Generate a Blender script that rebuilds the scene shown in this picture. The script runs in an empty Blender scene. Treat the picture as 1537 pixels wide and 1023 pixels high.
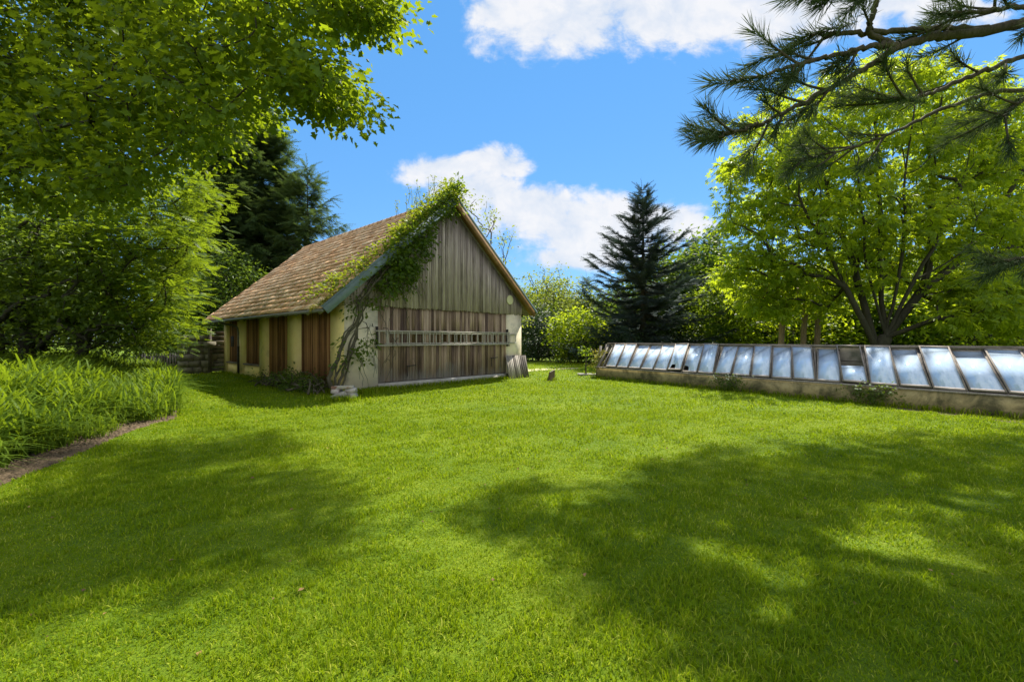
import bpy, math
import numpy as np
R = math.radians
F, CX, HY, CH = 670.0, 768.5, 509.0, 1.6      # lens in photo pixels, centre column, horizon row, eye height
SUN_EL, SUN_AZ = 50.0, 29.7                    # azimuth to the right of straight ahead
SH = 1 / math.tan(R(SUN_EL))
SX, SY = SH * math.sin(R(SUN_AZ)), SH * math.cos(R(SUN_AZ))   # ground shift per metre of height, towards the sun
sc = bpy.context.scene
COL = sc.collection


def at(px, py, Y):
    return np.array(((px - CX) / F * Y, Y, CH - (py - HY) / F * Y))


def ground_at(px, py):
    Y = F * CH / (py - HY)
    return np.array(((px - CX) / F * Y, Y, 0.0))


# ------------------------------------------------------------------ mesh collecting
class MB:
    def __init__(self):
        self.V, self.Fs, self.n = [], [], 0

    def add(self, V, *faces):
        V = np.asarray(V, dtype=np.float64).reshape(-1, 3)
        for f in faces:
            f = np.asarray(f, dtype=np.int64)
            if f.size:
                self.Fs.append(f + self.n)
        self.V.append(V)
        self.n += len(V)

    def build(self, name, mat, parent=None, smooth=False, origin=None):
        V = np.concatenate(self.V) if self.V else np.zeros((0, 3))
        o = np.zeros(3)
        if origin is not None:
            o = np.array(origin, dtype=float)
        p = parent
        if parent is not None:
            while p.parent is not None:
                p = p.parent
            o = np.array(p['_o'])
        V = V - o
        me = bpy.data.meshes.new(name)
        me.vertices.add(len(V))
        me.vertices.foreach_set('co', V.astype(np.float32).ravel())
        idx = np.concatenate([f.ravel() for f in self.Fs])
        tot = np.concatenate([np.full(len(f), f.shape[1]) for f in self.Fs])
        st = np.concatenate(([0], np.cumsum(tot)[:-1]))
        me.loops.add(len(idx))
        me.loops.foreach_set('vertex_index', idx.astype(np.int32))
        me.polygons.add(len(tot))
        me.polygons.foreach_set('loop_start', st.astype(np.int32))
        if smooth:
            me.polygons.foreach_set('use_smooth', np.ones(len(tot), dtype=bool))
        me.update(calc_edges=True)
        me.materials.append(mat)
        ob = bpy.data.objects.new(name, me)
        COL.objects.link(ob)
        if parent is not None:
            ob.parent = parent
        elif origin is not None:
            ob.location = o
            ob['_o'] = [float(x) for x in o]
        return ob


def tag(o, label=None, cat=None, group=None, kind=None):
    if label: o['label'] = label
    if cat: o['category'] = cat
    if group: o['group'] = group
    if kind: o['kind'] = kind
    return o


def empty(name, loc, label, cat, group=None):
    o = bpy.data.objects.new(name, None)
    COL.objects.link(o)
    o.location = [float(x) for x in loc]
    o['_o'] = [float(x) for x in loc]
    return tag(o, label, cat, group)


def nrm(a):
    a = np.asarray(a, float)
    return a / np.maximum(np.linalg.norm(a, axis=-1, keepdims=True), 1e-9)


def scatter(mb, T, Fc, pos, xd, nz, scl):
    """copies of a small template (k,3) with faces, x axis along xd, z axis near nz"""
    T = np.asarray(T, float)
    pos = np.asarray(pos, float)
    n = len(pos)
    if n == 0:
        return
    xd = nrm(np.broadcast_to(xd, (n, 3)))
    y = nrm(np.cross(np.broadcast_to(nz, (n, 3)), xd))
    z = np.cross(xd, y)
    scl = np.asarray(scl, float)
    if scl.ndim == 0: scl = np.full((n, 3), float(scl))
    if scl.ndim == 1: scl = np.repeat(scl[:, None], 3, 1)
    TT = T[None] * scl[:, None, :]
    V = pos[:, None] + TT[..., 0:1] * xd[:, None] + TT[..., 1:2] * y[:, None] + TT[..., 2:3] * z[:, None]
    k = len(T)
    fs = []
    for f in Fc:
        f = np.asarray(f)
        fs.append((f[None] + (np.arange(n) * k)[:, None, None]).reshape(-1, f.shape[1]))
    mb.add(V.reshape(-1, 3), *fs)


def tube(mb, P, rad, k=6, cap=False):
    P = np.asarray(P, float)
    n = len(P)
    rad = np.broadcast_to(rad, (n,))
    t = np.gradient(P, axis=0)
    t = nrm(t)
    ref = np.array((0.31, 0.17, 0.93)) if abs(t[0, 2]) < .8 else np.array((0.93, .3, .1))
    a = nrm(np.cross(t, ref))
    b = np.cross(t, a)
    ang = np.arange(k) / k * 2 * math.pi
    V = P[:, None] + rad[:, None, None] * (np.cos(ang)[None, :, None] * a[:, None] + np.sin(ang)[None, :, None] * b[:, None])
    i = np.arange(n - 1)[:, None] * k
    j = np.arange(k)[None]
    q = np.stack((i + j, i + (j + 1) % k, i + k + (j + 1) % k, i + k + j), -1).reshape(-1, 4)
    fs = [q]
    if cap:
        fs += [np.arange(k)[None, ::-1], (np.arange(k) + (n - 1) * k)[None]]
    mb.add(V.reshape(-1, 3), *fs)


BOXF = np.array([(0, 3, 2, 1), (4, 5, 6, 7), (0, 1, 5, 4), (1, 2, 6, 5), (2, 3, 7, 6), (3, 0, 4, 7)])


def box(mb, c, ax, ay, az):
    c, ax, ay, az = map(np.asarray, (c, ax, ay, az))
    V = [c + sx * ax + sy * ay + sz * az for sz in (-1, 1) for sx, sy in ((-1, -1), (1, -1), (1, 1), (-1, 1))]
    mb.add(V, BOXF)


# ------------------------------------------------------------------ materials
def nd(nt, typ, ins=None, **props):
    n = nt.nodes.new(typ)
    for k, v in props.items():
        setattr(n, k, v)
    for k, v in (ins or {}).items():
        s = n.inputs[k]
        if isinstance(v, bpy.types.NodeSocket):
            nt.links.new(v, s)
        else:
            s.default_value = v
    return n


def c4(c):
    return (c[0], c[1], c[2], 1.0)


def mixc(nt, f, a, b, blend='MIX'):
    n = nt.nodes.new('ShaderNodeMix')
    n.data_type = 'RGBA'
    n.blend_type = blend
    for i, v in ((0, f), (6, a), (7, b)):
        if isinstance(v, bpy.types.NodeSocket):
            nt.links.new(v, n.inputs[i])
        else:
            n.inputs[i].default_value = v if i == 0 else (c4(v) if len(v) == 3 else v)
    return n.outputs[2]


def math_(nt, op, a, b=0.0, clamp=False):
    n = nt.nodes.new('ShaderNodeMath')
    n.operation = op
    n.use_clamp = clamp
    for i, v in ((0, a), (1, b)):
        if isinstance(v, bpy.types.NodeSocket):
            nt.links.new(v, n.inputs[i])
        else:
            n.inputs[i].default_value = v
    return n.outputs[0]


def ramp(nt, fac, stops):
    n = nt.nodes.new('ShaderNodeValToRGB')
    e = n.color_ramp.elements
    while len(e) < len(stops): e.new(0.5)
    for el, (p, c) in zip(e, stops):
        el.position = p
        el.color = c4(c) if not isinstance(c, (int, float)) else (c, c, c, 1)
    nt.links.new(fac, n.inputs[0])
    return n.outputs[0]


def coords(nt, scale=(1, 1, 1)):
    tc = nd(nt, 'ShaderNodeTexCoord')
    return nd(nt, 'ShaderNodeVectorMath', {0: tc.outputs['Object'], 1: scale}, operation='MULTIPLY').outputs[0]


def noise(nt, vec, scale, detail=4, rough=.55, dist=0.0):
    return nd(nt, 'ShaderNodeTexNoise', {'Vector': vec, 'Scale': scale, 'Detail': detail, 'Roughness': rough, 'Distortion': dist}).outputs[0]


def island(nt):
    return nd(nt, 'ShaderNodeNewGeometry').outputs['Random Per Island']


def mat_new(name):
    m = bpy.data.materials.new(name)
    m.use_nodes = True
    m.node_tree.nodes.clear()
    return m, m.node_tree


def finish(nt, col, rough=.8, h=None, hs=.3, hd=.01, spec=.4, metal=0.0, trans=None, tcol=None):
    ins = {'Roughness': rough, 'Specular IOR Level': spec, 'Metallic': metal}
    ins['Base Color'] = col if isinstance(col, bpy.types.NodeSocket) else c4(col)
    if h is not None:
        ins['Normal'] = nd(nt, 'ShaderNodeBump', {'Height': h, 'Strength': hs, 'Distance': hd}).outputs[0]
    p = nd(nt, 'ShaderNodeBsdfPrincipled', ins)
    out = nd(nt, 'ShaderNodeOutputMaterial')
    sh = p.outputs[0]
    if trans:
        t = nd(nt, 'ShaderNodeBsdfTranslucent', {'Color': tcol if tcol is not None else ins['Base Color']})
        mx = nd(nt, 'ShaderNodeMixShader', {0: trans, 1: sh, 2: t.outputs[0]})
        sh = mx.outputs[0]
    nt.links.new(sh, out.inputs[0])


def leaf_mat(name, a, b, t, trans=.45, clump=.7, rough=.55, spec=.3):
    """leaf colour varies leaf by leaf between a and b, drifting over the crown; t is the yellower colour it passes light with"""
    m, nt = mat_new(name)
    r = island(nt)
    n = noise(nt, coords(nt), clump, 2)
    f = math_(nt, 'ADD', math_(nt, 'MULTIPLY', r, .6), math_(nt, 'MULTIPLY', math_(nt, 'SUBTRACT', n, .3), 1.0), True)
    col = mixc(nt, f, a, b)
    tc = mixc(nt, f, tuple(x * .8 for x in t), t)
    finish(nt, col, rough, spec=spec, trans=trans, tcol=tc)
    return m


def bark_mat(name, a, b, sc_=6):
    m, nt = mat_new(name)
    v = coords(nt, (1, 1, .22))
    n = noise(nt, v, sc_ * 2.2, 6, .65)
    n2 = noise(nt, coords(nt), sc_ * .25, 3)
    col = mixc(nt, ramp(nt, n, [(.3, a), (.7, b)]), b, math_(nt, 'MULTIPLY', n2, .0)) if False else ramp(nt, n, [(.3, a), (.68, b)])
    col = mixc(nt, math_(nt, 'MULTIPLY', n2, .5), col, (.09, .10, .05))
    finish(nt, col, .9, n, .9, .03, .2)
    return m


def wood_mat(name, stops, grain=(22, 22, .8), grey=None, grey_z=None, rough=.85, k_rnd=.55):
    m, nt = mat_new(name)
    r = island(nt)
    off = nd(nt, 'ShaderNodeCombineXYZ', {0: math_(nt, 'MULTIPLY', r, 37.0), 1: math_(nt, 'MULTIPLY', r, 11.0), 2: math_(nt, 'MULTIPLY', r, 53.0)}).outputs[0]
    tc = nd(nt, 'ShaderNodeTexCoord').outputs['Object']
    v = nd(nt, 'ShaderNodeVectorMath', {0: tc, 1: grain}, operation='MULTIPLY').outputs[0]
    v = nd(nt, 'ShaderNodeVectorMath', {0: v, 1: off}, operation='ADD').outputs[0]
    g = noise(nt, v, 1.0, 8, .65, .6)
    broad = noise(nt, nd(nt, 'ShaderNodeVectorMath', {0: tc, 1: off}, operation='ADD').outputs[0], 1.1, 3)
    f = math_(nt, 'ADD', math_(nt, 'MULTIPLY', g, .75), math_(nt, 'MULTIPLY', math_(nt, 'SUBTRACT', r, .5), k_rnd))
    f = math_(nt, 'ADD', f, math_(nt, 'MULTIPLY', math_(nt, 'SUBTRACT', broad, .5), .5), True)
    col = ramp(nt, f, stops)
    if grey:
        z = nd(nt, 'ShaderNodeSeparateXYZ', {0: tc}).outputs[2]
        zz = math_(nt, 'ADD', z, math_(nt, 'MULTIPLY', math_(nt, 'SUBTRACT', g, .5), -1.3))
        zz = math_(nt, 'ADD', zz, math_(nt, 'MULTIPLY', math_(nt, 'SUBTRACT', noise(nt, tc, .8, 3), .5), -1.6))
        k = nd(nt, 'ShaderNodeMapRange', {'Value': zz, 'From Min': grey_z - .25, 'From Max': grey_z + .25, 'To Min': .8, 'To Max': 0.0}).outputs[0]
        col = mixc(nt, k, col, mixc(nt, g, tuple(c * .55 for c in grey), grey))
    finish(nt, col, rough, g, .5, .012, .25)
    return m


def plain_mat(name, a, b, scale=5, rough=.7, metal=0., bump=.3, spec=.4, stain=None, st=(.55, .75), st_scale=1.5):
    m, nt = mat_new(name)
    v = coords(nt)
    n = noise(nt, v, scale, 7, .62)
    col = ramp(nt, n, [(.28, a), (.72, b)])
    if stain:
        s = noise(nt, v, st_scale, 7, .7, .4)
        col = mixc(nt, ramp(nt, s, [(st[0], 0.), (st[1], .85)]), col, stain)
    finish(nt, col, rough, n, bump, .01, spec, metal)
    return m


M = {}
M['bark'] = bark_mat('bark', (.035, .03, .022), (.14, .115, .085))
M['bark_dark'] = bark_mat('bark_dark', (.012, .010, .008), (.048, .040, .030))
M['bark_pine'] = bark_mat('bark_pine', (.022, .016, .012), (.10, .072, .05), 14)
M['pole_bark'] = bark_mat('pole_bark', (.16, .11, .07), (.42, .31, .21), 10)
M['maple_leaf'] = leaf_mat('maple_leaf', (.034, .080, .006), (.09, .150, .009), (.34, .44, .012), .50)
M['fresh_leaf'] = leaf_mat('fresh_leaf', (.045, .108, .008), (.12, .20, .011), (.32, .43, .016), .47)
M['chestnut_leaf'] = leaf_mat('chestnut_leaf', (.075, .145, .009), (.18, .26, .012), (.56, .68, .02), .56, .5)
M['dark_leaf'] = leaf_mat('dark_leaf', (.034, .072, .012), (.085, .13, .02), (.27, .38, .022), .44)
M['mid_leaf'] = leaf_mat('mid_leaf', (.04, .09, .012), (.09, .15, .018), (.22, .32, .02), .42)
M['olive_leaf'] = leaf_mat('olive_leaf', (.09, .13, .016), (.17, .22, .03), (.36, .42, .04), .48)
M['yew_needle'] = leaf_mat('yew_needle', (.014, .036, .014), (.034, .062, .022), (.06, .11, .02), .18)
M['vine_leaf'] = leaf_mat('vine_leaf', (.07, .14, .010), (.17, .24, .014), (.38, .44, .02), .45, 1.2)
M['spruce_needle'] = leaf_mat('spruce_needle', (.035, .076, .028), (.10, .145, .042), (.16, .24, .05), .30, .5, .8, .08)
M['cedar_needle'] = leaf_mat('cedar_needle', (.04, .066, .066), (.10, .135, .125), (.08, .12, .09), .18, .6, .8, .08)
M['pine_needle'] = leaf_mat('pine_needle', (.035, .065, .028), (.085, .12, .05), (.12, .16, .05), .15, .9, .75, .04)
M['plant_leaf'] = leaf_mat('plant_leaf', (.058, .118, .009), (.135, .205, .013), (.30, .42, .016), .40, 1.0, .6, .15)
M['gable_wood'] = wood_mat('gable_wood', [(.08, (.09, .07, .068)), (.3, (.29, .235, .225)), (.55, (.47, .39, .375)), (.9, (.70, .59, .57))], k_rnd=.30)
M['door_wood'] = wood_mat('door_wood', [(.1, (.08, .050, .040)), (.33, (.215, .148, .10)), (.6, (.37, .27, .19)), (.9, (.52, .41, .31))],
                          grey=(.38, .36, .35), grey_z=.42)
M['infill_wood'] = wood_mat('infill_wood', [(.1, (.09, .042, .018)), (.4, (.30, .145, .055)), (.7, (.46, .25, .10)), (.95, (.58, .38, .19))])
M['grey_wood'] = wood_mat('grey_wood', [(.1, (.06, .05, .045)), (.4, (.22, .195, .17)), (.7, (.40, .36, .32)), (.95, (.55, .51, .46))])
M['verge_wood'] = wood_mat('verge_wood', [(.1, (.06, .034, .014)), (.5, (.22, .125, .05)), (.9, (.38, .24, .11))], (3, 3, 3))
M['frame_wood'] = wood_mat('frame_wood', [(.1, (.06, .05, .042)), (.4, (.20, .17, .145)), (.7, (.36, .31, .27)), (.95, (.52, .46, .41))], (6, 6, 6))
M['ladder'] = wood_mat('ladder', [(.1, (.22, .20, .17)), (.5, (.42, .39, .34)), (.9, (.62, .58, .52))], (6, 6, 6), k_rnd=.3)
M['stump_wood'] = wood_mat('stump_wood', [(.1, (.05, .035, .022)), (.5, (.17, .12, .075)), (.9, (.32, .25, .17))], (24, 24, 2))
M['plaster'] = plain_mat('plaster', (.88, .69, .27), (.94, .78, .35), 3, .9, stain=(.46, .36, .19), st=(.54, .76), st_scale=1.3)
M['plaster_front'] = plain_mat('plaster_front', (.70, .61, .44), (.80, .71, .54), 3, .9, stain=(.30, .28, .24), st=(.50, .72), st_scale=1.6)
M['concrete'] = plain_mat('concrete', (.30, .28, .25), (.44, .42, .38), 6, .9, stain=(.10, .10, .07), st=(.5, .8), st_scale=2.0)
M['old_concrete'] = plain_mat('old_concrete', (.31, .24, .105), (.46, .375, .19), 4, .92, stain=(.05, .05, .022), st=(.43, .62), st_scale=1.8)
M['stone'] = plain_mat('stone', (.13, .12, .09), (.28, .25, .19), 5, .9, stain=(.06, .07, .03), st=(.5, .7))
M['petal'] = plain_mat('petal', (.75, .75, .7), (.85, .85, .8))
M['slate_metal'] = plain_mat('slate_metal', (.15, .20, .28), (.23, .29, .37), 9, .8, .0, .1, .2)
M['zinc'] = plain_mat('zinc', (.10, .10, .09), (.22, .22, .20), 8, .5, .3, .1, .5)
M['iron'] = plain_mat('iron', (.015, .014, .013), (.05, .042, .036), 12, .6, .2, .2)
M['disc'] = plain_mat('disc', (.52, .50, .30), (.62, .60, .38), 8, .7, stain=(.35, .34, .2))
M['pale_brick'] = plain_mat('pale_brick', (.42, .36, .34), (.62, .57, .55), 9, .85, stain=(.28, .11, .07), st=(.52, .60), st_scale=4)
M['soil'] = plain_mat('soil', (.045, .03, .018), (.155, .108, .064), 9, .95, bump=1.0, stain=(.06, .045, .03))
M['sand'] = plain_mat('sand', (.42, .38, .20), (.58, .52, .32), 6, .95, stain=(.22, .30, .06), st=(.5, .65), st_scale=2.5)
M['moss'] = leaf_mat('moss', (.16, .17, .02), (.34, .30, .04), (.4, .36, .05), .3, 2.0)


def tile_material():
    m, nt = mat_new('roof_tile')
    r = island(nt)
    tc = nd(nt, 'ShaderNodeTexCoord').outputs['Object']
    n = noise(nt, tc, 7, 7, .65)
    big = noise(nt, tc, .55, 4, .6)
    f = math_(nt, 'ADD', math_(nt, 'MULTIPLY', r, .55), math_(nt, 'MULTIPLY', n, .55), True)
    col = ramp(nt, f, [(.08, (.30, .145, .07)), (.35, (.60, .345, .18)), (.65, (.78, .51, .30)), (.95, (.88, .69, .47))])
    col = mixc(nt, ramp(nt, big, [(.45, 0.), (.7, .55)]), col, (.44, .32, .21))
    # moss spreading from the verge by the vine
    g = noise(nt, tc, 2.2, 6, .7)
    col = mixc(nt, ramp(nt, g, [(.62, 0.), (.74, .4)]), col, (.24, .22, .05))
    finish(nt, col, .95, n, .3, .008, .05)
    return m


M['tile'] = tile_material()


def glass_material():
    m, nt = mat_new('dusty_sky_glass')
    r = island(nt)
    tc = nd(nt, 'ShaderNodeTexCoord').outputs['Object']
    film = noise(nt, tc, 1.6, 5, .6, .8)
    streak = noise(nt, nd(nt, 'ShaderNodeVectorMath', {0: tc, 1: (9, 9, 1.2)}, operation='MULTIPLY').outputs[0], 1.0, 4)
    f = math_(nt, 'ADD', math_(nt, 'MULTIPLY', film, .7), math_(nt, 'MULTIPLY', streak, .35))
    f = math_(nt, 'ADD', f, math_(nt, 'MULTIPLY', math_(nt, 'SUBTRACT', r, .5), .5), True)
    dust_sky = ramp(nt, f, [(.25, .70), (.5, .92), (.8, 1.)])
    gl = nd(nt, 'ShaderNodeBsdfGlossy', {'Color': (.86, .93, 1, 1), 'Roughness': .035})
    df = nd(nt, 'ShaderNodeBsdfDiffuse', {'Color': mixc(nt, math_(nt, 'MULTIPLY', math_(nt, 'ADD', math_(nt, 'FRACT', math_(nt, 'MULTIPLY', r, 7.3)), film), .6, True), (.44, .62, .86), (.74, .82, .92))})  # dirty film whose pale blue also paints in the reflected sky
    tr = nd(nt, 'ShaderNodeBsdfTransparent', {'Color': (.75, .85, .82, 1)})
    a = nd(nt, 'ShaderNodeMixShader', {0: dust_sky, 1: tr.outputs[0], 2: df.outputs[0]})
    fr = nd(nt, 'ShaderNodeFresnel', {'IOR': 1.75})
    k = math_(nt, 'ADD', math_(nt, 'MULTIPLY', fr.outputs[0], .6), .08, True)
    b = nd(nt, 'ShaderNodeMixShader', {0: k, 1: a.outputs[0], 2: gl.outputs[0]})
    nt.links.new(b.outputs[0], nd(nt, 'ShaderNodeOutputMaterial').inputs[0])
    return m


M['glass'] = glass_material()


def grass_material():
    m, nt = mat_new('grass_blade')
    r = island(nt)
    g = nd(nt, 'ShaderNodeNewGeometry').outputs['Position']
    n = noise(nt, g, .55, 4, .6)
    n2 = noise(nt, g, 3.2, 3, .6)
    f = math_(nt, 'ADD', math_(nt, 'MULTIPLY', r, .40), math_(nt, 'ADD', math_(nt, 'MULTIPLY', n, .55), math_(nt, 'MULTIPLY', n2, .35)))
    f = math_(nt, 'SUBTRACT', math_(nt, 'ADD', f, math_(nt, 'MULTIPLY', math_(nt, 'POWER', r, 6.0), .35)), .20, True)
    col = ramp(nt, f, [(.08, (.056, .130, .003)), (.42, (.150, .238, .003)), (.72, (.262, .335, .004)), (1., (.48, .49, .07))])
    tcol = mixc(nt, .5, col, (.40, .52, .006))
    finish(nt, col, .6, spec=.12, trans=.4, tcol=tcol)
    return m


M['grass'] = grass_material()


def lawn_material():
    m, nt = mat_new('lawn_ground')
    g = nd(nt, 'ShaderNodeNewGeometry').outputs['Position']
    n = noise(nt, g, .55, 4, .6)
    n2 = noise(nt, g, 5.0, 6, .7)
    n3 = noise(nt, g, 38, 5, .7)
    f = math_(nt, 'ADD', math_(nt, 'MULTIPLY', n, .45), math_(nt, 'ADD', math_(nt, 'MULTIPLY', n2, .35), math_(nt, 'MULTIPLY', n3, .35)))
    col = ramp(nt, f, [(.35, (.035, .080, .004)), (.52, (.10, .165, .006)), (.66, (.165, .225, .008)), (.8, (.25, .28, .03))])
    hgt = math_(nt, 'ADD', n3, math_(nt, 'MULTIPLY', n2, 1.5))
    finish(nt, col, .9, hgt, .8, .04, .15)
    return m


M['lawn'] = lawn_material()

# ------------------------------------------------------------------ leaf and needle shapes
LEAF = (np.array([(0, 0, 0), (.45, .27, .07), (1, 0, -.06), (.45, -.27, .07)]), [np.array([(0, 1, 2), (0, 2, 3)])])
_m = [(0, 0), (.08, .30), (.34, .22), (.40, .52), (.58, .30), (1, 0), (.58, -.30), (.40, -.52), (.34, -.22), (.08, -.30)]
MAPLE = (np.array([(x, y, .10 * abs(y) * 2 - .12 * x * x) for x, y in _m]),
         [np.array([(0, 1, 2), (0, 2, 4), (2, 3, 4), (0, 4, 5), (0, 5, 6), (0, 6, 8), (6, 7, 8), (0, 8, 9)])])


def chestnut_template():
    V, Fq = [], []
    for a, l in ((-75, .62), (-38, .86), (0, 1.), (38, .86), (75, .62)):
        d = np.array((math.cos(R(a)), math.sin(R(a)), 0)); p = np.array((-d[1], d[0], 0))
        b = len(V)
        V += [d * .04, d * .62 * l + p * .17 * l + (0, 0, -.10), d * l + np.array((0, 0, -.38 * l)), d * .62 * l - p * .17 * l + (0, 0, -.10)]
        Fq += [(b, b + 1, b + 2), (b, b + 2, b + 3)]
    return np.array(V), [np.array(Fq)]


CHEST = chestnut_template()


def sprig(n=8, ang=48, l=.32, w=.035, droop=.12):
    """flat twig with needles on both sides"""
    V, Fq = [(0, .012, 0), (0, -.012, 0), (1, 0, -droop)], [(0, 1, 2)]
    for i in range(n):
        t = (i + .3) / n
        for s in (-1, 1):
            ll = l * (1 - .55 * t)
            d = np.array((math.cos(R(ang)), s * math.sin(R(ang)), (.12 if i % 2 else -.16)))
            o = np.array((t, 0, -droop * t * t)); q = np.array((-d[1], d[0], 0)) * w
            b = len(V)
            V += [o + q, o - q, o + d * ll]
            Fq.append((b, b + 1, b + 2))
    return np.array(V, float), [np.array(Fq)]


SPRIG = sprig()


def pinnate(n=5):
    V, Fq = [], []
    for i in range(n):
        t = .12 + .88 * (i + .5) / n
        for s in (-1, 1):
            d = np.array((.45, s * .9, -.18)); q = np.array((.9, -s * .45, 0)) * .075
            o = np.array((t, 0, -.16 * t * t)); l = .36 * (1 - .4 * abs(t - .5))
            b = len(V)
            V += [o, o + d * l * .5 + q, o + d * l, o + d * l * .5 - q]
            Fq += [(b, b + 1, b + 2, b + 3)]
    b = len(V)
    V += [(1, 0, -.16), (1.12, .06, -.18), (1.3, 0, -.24), (1.12, -.06, -.18)]
    Fq += [(b, b + 1, b + 2, b + 3)]
    return np.array(V, float), [np.array(Fq)]


PINN = pinnate()


def tuft(rng, n=62, spread=66, w=.015):
    """pine shoot end: straight needles fanning round the shoot, pointing forward"""
    V, Fq = [], []
    for i in range(n):
        t = rng.uniform(0, 1)
        a = rng.uniform(0, 2 * math.pi); th = R(rng.uniform(22, spread)) * (1.05 - .5 * t)
        d = np.array((math.cos(th), math.sin(th) * math.cos(a), math.sin(th) * math.sin(a)))
        o = np.array((t * .8, 0, 0)) + .02 * rng.normal(size=3)
        q = nrm(np.cross(d, rng.normal(size=3))) * w
        l = rng.uniform(.75, 1.05)
        b = len(V)
        V += [o + q * .8, o - q * .8, o + d * l * .6 - q, o + d * l + np.array((0, 0, -.03)), o + d * l * .6 + q]
        Fq += [(b, b + 1, b + 2), (b, b + 2, b + 4), (b + 2, b + 3, b + 4)]
    return np.array(V, float), [np.array(Fq)]


# ------------------------------------------------------------------ trees
def mst(trunks, pts, bf=.45):
    """join crown points to the trunk by short branches (balanced spanning tree)"""
    pos, par, pl = [], [], []
    for tr in trunks:
        base = len(pos)
        for i, p in enumerate(tr):
            p = np.asarray(p, float)
            if i == 0:
                near = [k for k, q in enumerate(pos) if np.abs(q - p).sum() < .01]
                pos.append(p); par.append(near[0] if near else -1); pl.append(pl[near[0]] if near else 0.)
            else:
                pos.append(p); par.append(len(pos) - 2); pl.append(pl[-1] + np.linalg.norm(p - pos[-2]))
    pts = np.asarray(pts, float)
    N = len(pts)
    best = np.full(N, 1e9); bp = np.full(N, -1)
    def relax(k):
        d = np.linalg.norm(pts - pos[k], axis=1)
        up = np.maximum(pos[k][2] - pts[:, 2], 0) * .5
        c = d + bf * (pl[k] + d) + up
        w = c < best
        best[w] = c[w]; bp[w] = k
    for k in range(len(pos)):
        if par[k] >= 0: relax(k)
    done = np.zeros(N, bool)
    tip = np.zeros(N, int)
    for _ in range(N):
        i = int(np.argmin(np.where(done, 1e12, best)))
        done[i] = True
        k = int(bp[i])
        pos.append(pts[i]); par.append(k); pl.append(pl[k] + np.linalg.norm(pts[i] - pos[k]))
        tip[i] = len(pos) - 1
        relax(len(pos) - 1)
    return np.array(pos), np.array(par), tip


def wood(mb, pos, par, r0, rng, k=6, rmin=.006, power=.5, wob=.06):
    n = len(pos)
    cnt = np.ones(n)
    for i in range(n - 1, -1, -1):
        if par[i] >= 0: cnt[par[i]] += cnt[i]
    roots = [i for i in range(n) if par[i] < 0]
    tot = max(cnt[i] for i in roots)
    rad = np.maximum(rmin, r0 * (cnt / tot) ** power)
    kids = [[] for _ in range(n)]
    for i in range(n):
        if par[i] >= 0: kids[par[i]].append(i)
    stack = [(r, -1) for r in roots]
    while stack:
        s, p = stack.pop()
        chain = [p, s] if p >= 0 else [s]
        c = s
        while kids[c]:
            ks = sorted(kids[c], key=lambda q: -cnt[q])
            for q in ks[1:]: stack.append((q, c))
            c = ks[0]; chain.append(c)
        P = pos[chain]; Rr = rad[chain].copy()
        if p >= 0: Rr[0] = min(Rr[0], Rr[1] * 1.25)
        if len(chain) < 2: continue
        # catmull-rom through the chain with a little wander
        Q = np.vstack((2 * P[0] - P[1], P, 2 * P[-1] - P[-2]))
        out, ro = [], []
        for i in range(1, len(Q) - 2):
            for t in (0, .33, .66):
                a, b, c_, d = Q[i - 1:i + 3]
                x = .5 * (2 * b + (c_ - a) * t + (2 * a - 5 * b + 4 * c_ - d) * t * t + (3 * b - a - 3 * c_ + d) * t ** 3)
                if t > 0: x = x + rng.normal(size=3) * wob * min(1., np.linalg.norm(c_ - b)) * .6
                out.append(x); ro.append(Rr[i - 1] * (1 - t) + Rr[i] * t)
        out.append(P[-1]); ro.append(Rr[-1] * .5)
        tube(mb, out, np.array(ro), k if Rr[0] > .03 else 4)
    return rad


def leaves(mb, rng, centres, m, spread, size, tpl, up=1.0, droop=.25, outward=None, keep=None):
    n = len(centres)
    c = np.repeat(np.asarray(centres), m, 0)
    spread = np.asarray(spread, float)
    off = rng.normal(size=(n * m, 3)) * spread
    pos = c + off
    if keep is not None:
        k = keep(pos); pos = pos[k]; off = off[k]
    N = len(pos)
    a = rng.uniform(0, 2 * math.pi, N)
    xd = np.stack((np.cos(a), np.sin(a), np.zeros(N)), 1) + .9 * off / (np.abs(spread).max() + 1e-6)
    xd[:, 2] += -droop + rng.normal(size=N) * .25
    nz = rng.normal(size=(N, 3)) * .55
    nz[:, 2] += up
    scatter(mb, tpl[0], tpl[1], pos, xd, nz, size * rng.uniform(.65, 1.25, N))


def in_poly(poly, x, y):
    p = np.asarray(poly, float)
    q = np.roll(p, -1, 0)
    ins = np.zeros(len(x), bool)
    for (x0, y0), (x1, y1) in zip(p, q):
        c = ((y0 > y) != (y1 > y))
        xx = (x1 - x0) * (y - y0) / ((y1 - y0) if y1 != y0 else 1e-9) + x0
        ins ^= c & (x < xx)
    return ins


def outline_points(rng, poly, n, y0, y1, minz=.4):
    """crown points of a tree whose outline is poly, standing between depth y0 and y1"""
    p = np.asarray(poly, float)
    lo, hi = p.min(0), p.max(0)
    out = []
    cx, cy = p.mean(0)
    while len(out) < n:
        x = rng.uniform(lo[0], hi[0], 400); y = rng.uniform(lo[1], hi[1], 400)
        k = in_poly(poly, x, y)
        for a, b in zip(x[k], y[k]):
            e = min(1., math.hypot((a - cx) / (hi[0] - lo[0]) * 2, (b - cy) / (hi[1] - lo[1]) * 2))
            half = (y1 - y0) / 2 * math.sqrt(max(.12, 1 - e * e))
            P = at(a, b, (y0 + y1) / 2 + rng.uniform(-1, 1) * half)
            if P[2] > minz: out.append(P)
    return np.array(out[:n])


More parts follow.
